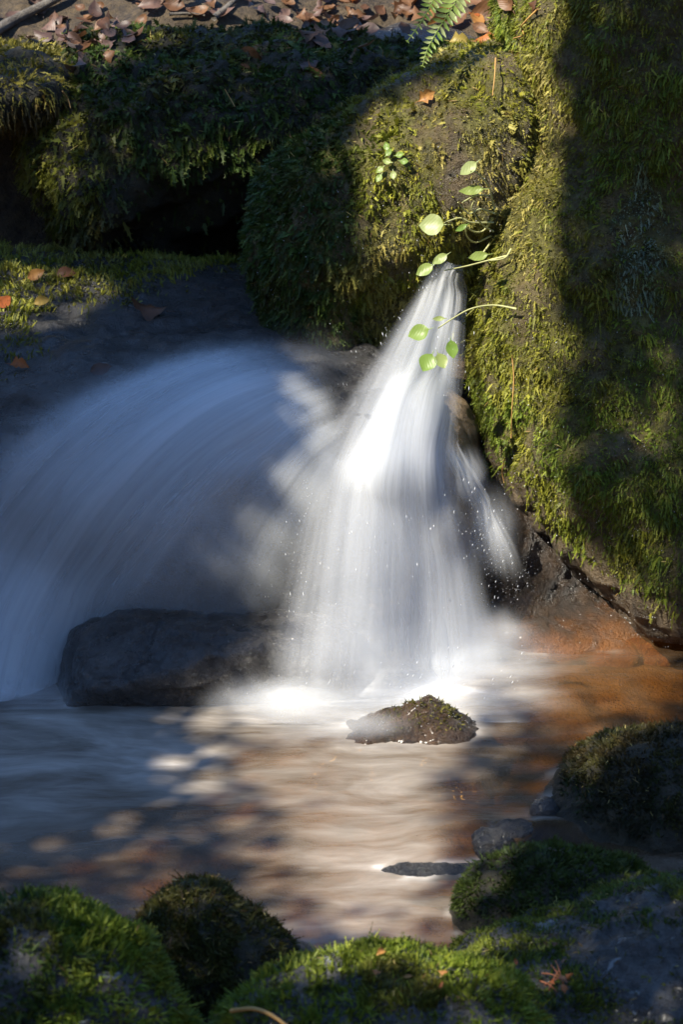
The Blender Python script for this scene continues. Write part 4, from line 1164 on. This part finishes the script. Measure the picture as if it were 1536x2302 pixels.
plant('green plant arching over the white cascade on a long bowed stem with five small leaves',
      [[(1162, 694), (1110, 686), (1060, 694), (1020, 715), (985, 738)], [(1000, 728), (985, 745), (972, 775), (975, 800)], [(1015, 718), (1020, 745), (1018, 770)], [(1000, 728), (975, 735), (960, 742)]],
      [(965, 740, 3.6, 0.048, 0.038, -0.3), (972, 796, 4.3, 0.044, 0.040, -0.1), (985, 795, 5.0, 0.036, 0.030, 0.2), (1014, 765, 4.7, 0.042, 0.028, 0.2), (1000, 716, 3.2, 0.026, 0.012, 0)], 0.09)
# little clover-like patch of pale leaves on the lit boulder
cp = tag(empty('small_plant', front([(880, 365)], 0.01)[0]), 'tiny pale green rosette of leaves on the lit face of the cleft boulder', 'plant')
for k, (x, y, a) in enumerate([(868, 350, 1.0), (880, 365, 3.0), (890, 350, 0.3), (862, 375, 4.0), (884, 385, 5.0), (900, 362, 0.0), (872, 338, 2.0), (858, 392, 4.3)]):
    green_leaf(cp, np.array(cp.location), front([(x, y)], 0.02)[0], np.array([-0.3, -0.8, 0.5]), a, 0.020, 0.015, k)

# fern at the top
fern = tag(empty('fern', W(1040, -40, Y=0.42)), 'green fern with two hanging fronds beside the wall at the top', 'fern')
FB = np.array(fern.location)
def frond(pts, Ys, n, wmax, seed):
    P = pline(pts, Ys)
    rach = tube('frond', P, 0.0020, 0.0008, M['leaf_green'], 5, fern, FB, 24)
    pp = np.array(P); s = np.linspace(0, len(pp) - 1, 200); i = np.clip(s.astype(int), 0, len(pp) - 2); f = (s - i)[:, None]
    C = pp[i] * (1 - f) + pp[i + 1] * f
    gg = np.random.default_rng(seed)
    me = None
    lens = np.linspace(0, 1, n)
    for k, q in enumerate(lens):
        idx = int(min(195, 6 + q * 189)); P_ = C[idx]; T = C[min(idx + 4, 199)] - C[max(idx - 4, 0)]; T /= np.linalg.norm(T)
        vd = CAM - P_; vd /= np.linalg.norm(vd); vd = vd + np.array([0.2, 0, 0.35]); vd /= np.linalg.norm(vd)
        sd_ = np.cross(T, vd); sd_ /= np.linalg.norm(sd_)
        L = wmax * (1 - 0.80 * q ** 1.5) * (0.9 + 0.2 * gg.random())
        for sg in (-1, 1):
            D = sd_ * sg * 0.86 + T * 0.50 + gg.normal(size=3) * 0.06; D /= np.linalg.norm(D)
            v_, f_, t_ = leaf_verts(L, L * 0.34, 0.2, 0.3, 0, int(gg.integers(999)))
            Z = vd + gg.normal(size=3) * 0.15; Yx = np.cross(Z, D); Yx /= np.linalg.norm(Yx); Z = np.cross(D, Yx)
            Rm = np.stack([D, Yx, Z], 1)
            o = mk('leaflet', v_ @ Rm.T + P_ - FB, [f_, t_], M['leaf_green']); o.parent = rach
frond([(985, -40), (975, 0), (950, 45), (915, 95)], [0.42, 0.40, 0.37, 0.34], 13, 0.030, 1)
frond([(1045, -40), (1022, 10), (990, 60), (962, 110), (950, 150)], [0.42, 0.40, 0.36, 0.33, 0.31], 17, 0.036, 2)

# ------------------------------------------------------------------ added unseen tree; its crown is thinned to lay out shade and sun patches
LIT = [  # outlines of the sun patches on the ground and rocks, (outline, share of the sun that comes through the crown)
    ([(1150, -60), (1258, -60), (1264, 300), (1258, 600), (1250, 820), (1240, 1000), (1340, 1230), (1536, 1420), (1580, 1560), (1440, 1640), (1150, 1690), (1100, 1800), (1060, 1960), (1060, 2160),
      (700, 2160), (670, 1950), (590, 1800), (560, 1650), (620, 1450), (670, 1200), (745, 1050), (755, 900), (755, 800), (765, 740), (800, 690), (825, 600), (795, 470), (800, 300), (900, 210), (1100, 110)], 1.0),
    ([(80, 150), (150, -60), (440, -60), (400, 90), (250, 150)], 0.8),
    ([(-100, 590), (190, 600), (300, 640), (170, 740), (-100, 760)], 0.5),
    ([(-100, 80), (140, 90), (200, 250), (-100, 270)], 0.3),
    ([(0, 230), (180, 210), (210, 450), (30, 490)], 0.4),
    ([(960, 140), (1040, 30), (1150, -10), (1150, 120)], 1.0),
    ([(1240, 1000), (1540, 700), (1540, 1400), (1340, 1250)], 0.13),
    ([(1240, -60), (1600, -60), (1600, 1000), (1240, 1000)], 0.02),
    ([(150, 1900), (560, 1850), (700, 1900), (560, 2060), (60, 2100)], 0.15),
    ([(1050, 1640), (1300, 1620), (1250, 1800), (1120, 1900)], 0.16),
    ([(780, 2080), (1100, 2080), (1230, 2200), (900, 2200)], 0.22),
    ([(150, 2010), (420, 2290), (300, 2400), (-50, 2400), (60, 2050)], 0.10),
    ([(-100, 1960), (1700, 1960), (1700, 2500), (-100, 2500)], 0.045),
    ([(0, 20), (760, 60), (760, 420), (0, 560)], 0.03),
]
def inpoly(x, y, poly):
    r = False; j = len(poly) - 1
    for i in range(len(poly)):
        xi, yi = poly[i]; xj, yj = poly[j]
        if (yi > y) != (yj > y) and x < (xj - xi) * (y - yi) / (yj - yi) + xi: r = not r
        j = i
    return r
g = np.random.default_rng(77)
sA = np.cross(SUN, [0, 0, 1]); sA /= np.linalg.norm(sA); sB = np.cross(SUN, sA)
CC0 = np.array([0.1, -0.2, 0.5])
NLEAF = 84000
DEPTH = NLEAF * 0.00108 / (math.pi * 1.9 ** 2 * 0.9)
def lit_shares(PP):
    ok = np.zeros(len(PP), bool); H = np.zeros((len(PP), 3)); d = Vector(-SUN)
    for i, P in enumerate(PP):
        l, n, k, t = BVH.ray_cast(Vector(P), d)
        if l is not None: ok[i] = True; H[i] = l
    x, y = to_px(H)
    w = np.where(y > 1450, 55, 14.0)
    q = np.stack([x / 60, y / 60, 0 * x + 0.5], 1)
    x = x + w * vnoise(q, 3); y = y + w * 0.7 * vnoise(q + 9, 4)
    r = np.zeros(len(PP))
    main = np.array(LIT[0][0], float); nxt = np.roll(main, -1, axis=0)
    for i in np.nonzero(ok & (x > -250) & (x < 1800) & (y > -200) & (y < 2400))[0]:
        q = np.array([x[i], y[i]]); e = nxt - main
        tt = np.clip(((q - main) * e).sum(1) / (e * e).sum(1), 0, 1)
        dd = np.linalg.norm(main + e * tt[:, None] - q, axis=1).min()
        if not inpoly(x[i], y[i], LIT[0][0]): dd = -dd
        b = 20 + 85 * float(sstep(1350, 1600, y[i])) + 70 * float(sstep(780, 700, x[i]) * sstep(650, 800, y[i]))
        r[i] = float(sstep(-b, b, dd))
        for poly, sh in LIT[1:]:
            if inpoly(x[i], y[i], poly): r[i] = max(r[i], sh); break
    r = np.clip(1 + np.log(np.maximum(r, 1e-6)) / DEPTH, 0, 1)     # gaps among the leaves that let that share through
    return r
rad = np.sqrt(g.random(NLEAF)) * 1.9; th = g.random(NLEAF) * 2 * math.pi; dist = 4.6 + 1.3 * g.random(NLEAF)
CP = CC0 + sA * (rad * np.cos(th) * 0.9)[:, None] + sB * (rad * np.sin(th))[:, None] + SUN * dist[:, None]
CP = CP[g.random(NLEAF) >= lit_shares(CP)]; n = len(CP)
dn = g.normal(size=(n, 3)) * 0.5 + SUN; dn /= np.linalg.norm(dn, axis=1, keepdims=True)
da = np.cross(dn, g.normal(size=(n, 3))); da /= np.linalg.norm(da, axis=1, keepdims=True); db = np.cross(dn, da)
ln = (0.026 + 0.0145 * g.random(n))[:, None]
vs = np.stack([CP - da * ln, CP - db * ln * 0.62 - da * ln * 0.1, CP + da * ln, CP + db * ln * 0.62 - da * ln * 0.1], 1).reshape(-1, 3)
fcs = np.arange(4 * n).reshape(-1, 4)
tb = np.array([-5.2, -0.6, ground_z(np.array([-5.2]), np.array([-0.6]))[0] - 0.1])
tree = tag(empty('shade_tree', tb), 'added unseen tree on the left bank, its crown shaped to shade the brook', 'tree')
M['crown'] = leaf_mat('shade_crown', (0.05, 0.09, 0.02), (0.06, 0.10, 0.02), (0.08, 0.11, 0.02), 0.3, 0.5, False)
cr = mk('crown', vs - tb, fcs, M['crown'], tree, smooth=False); cr['kind'] = 'stuff'
cc = CC0 + SUN * 5.3
tube('trunk', [tb, tb + np.array([0.1, 0, 1.5]), tb + np.array([0.15, -0.1, 3.2]), tb + np.array([0.1, -0.2, 4.2])], 0.26, 0.10, M['bark'], 12, tree, tb, 16)
for k in range(5):
    a = tb + np.array([0.15 + 0.05 * k, -0.1 - 0.05 * k, 2.9 + 0.4 * k])
    e = cc + sA * g.normal() * 0.9 + sB * g.normal() * 0.9
    mid_ = (a + e) / 2 + np.array([0, 0, 0.25])
    for q in np.linspace(0, 1, 40):                # a limb ends before it would reach a gap of the crown
        c_ = np.array([a * (1 - w_) ** 2 + 2 * mid_ * w_ * (1 - w_) + e * w_ * w_ + o_ for w_ in (q, min(1, q + 0.05)) for o_ in (sA * 0.12, -sA * 0.12, sB * 0.12, -sB * 0.12)])
        if max(lit_shares(c_)) > 0.7: break
    if q < 0.15: continue
    e = a + (e - a) * q * 0.9; mid_ = (a + e) / 2 + np.array([0, 0, 0.05])
    tube('limb', [a, mid_, e], 0.07, 0.02, M['bark'], 8, tree, tb, 10)
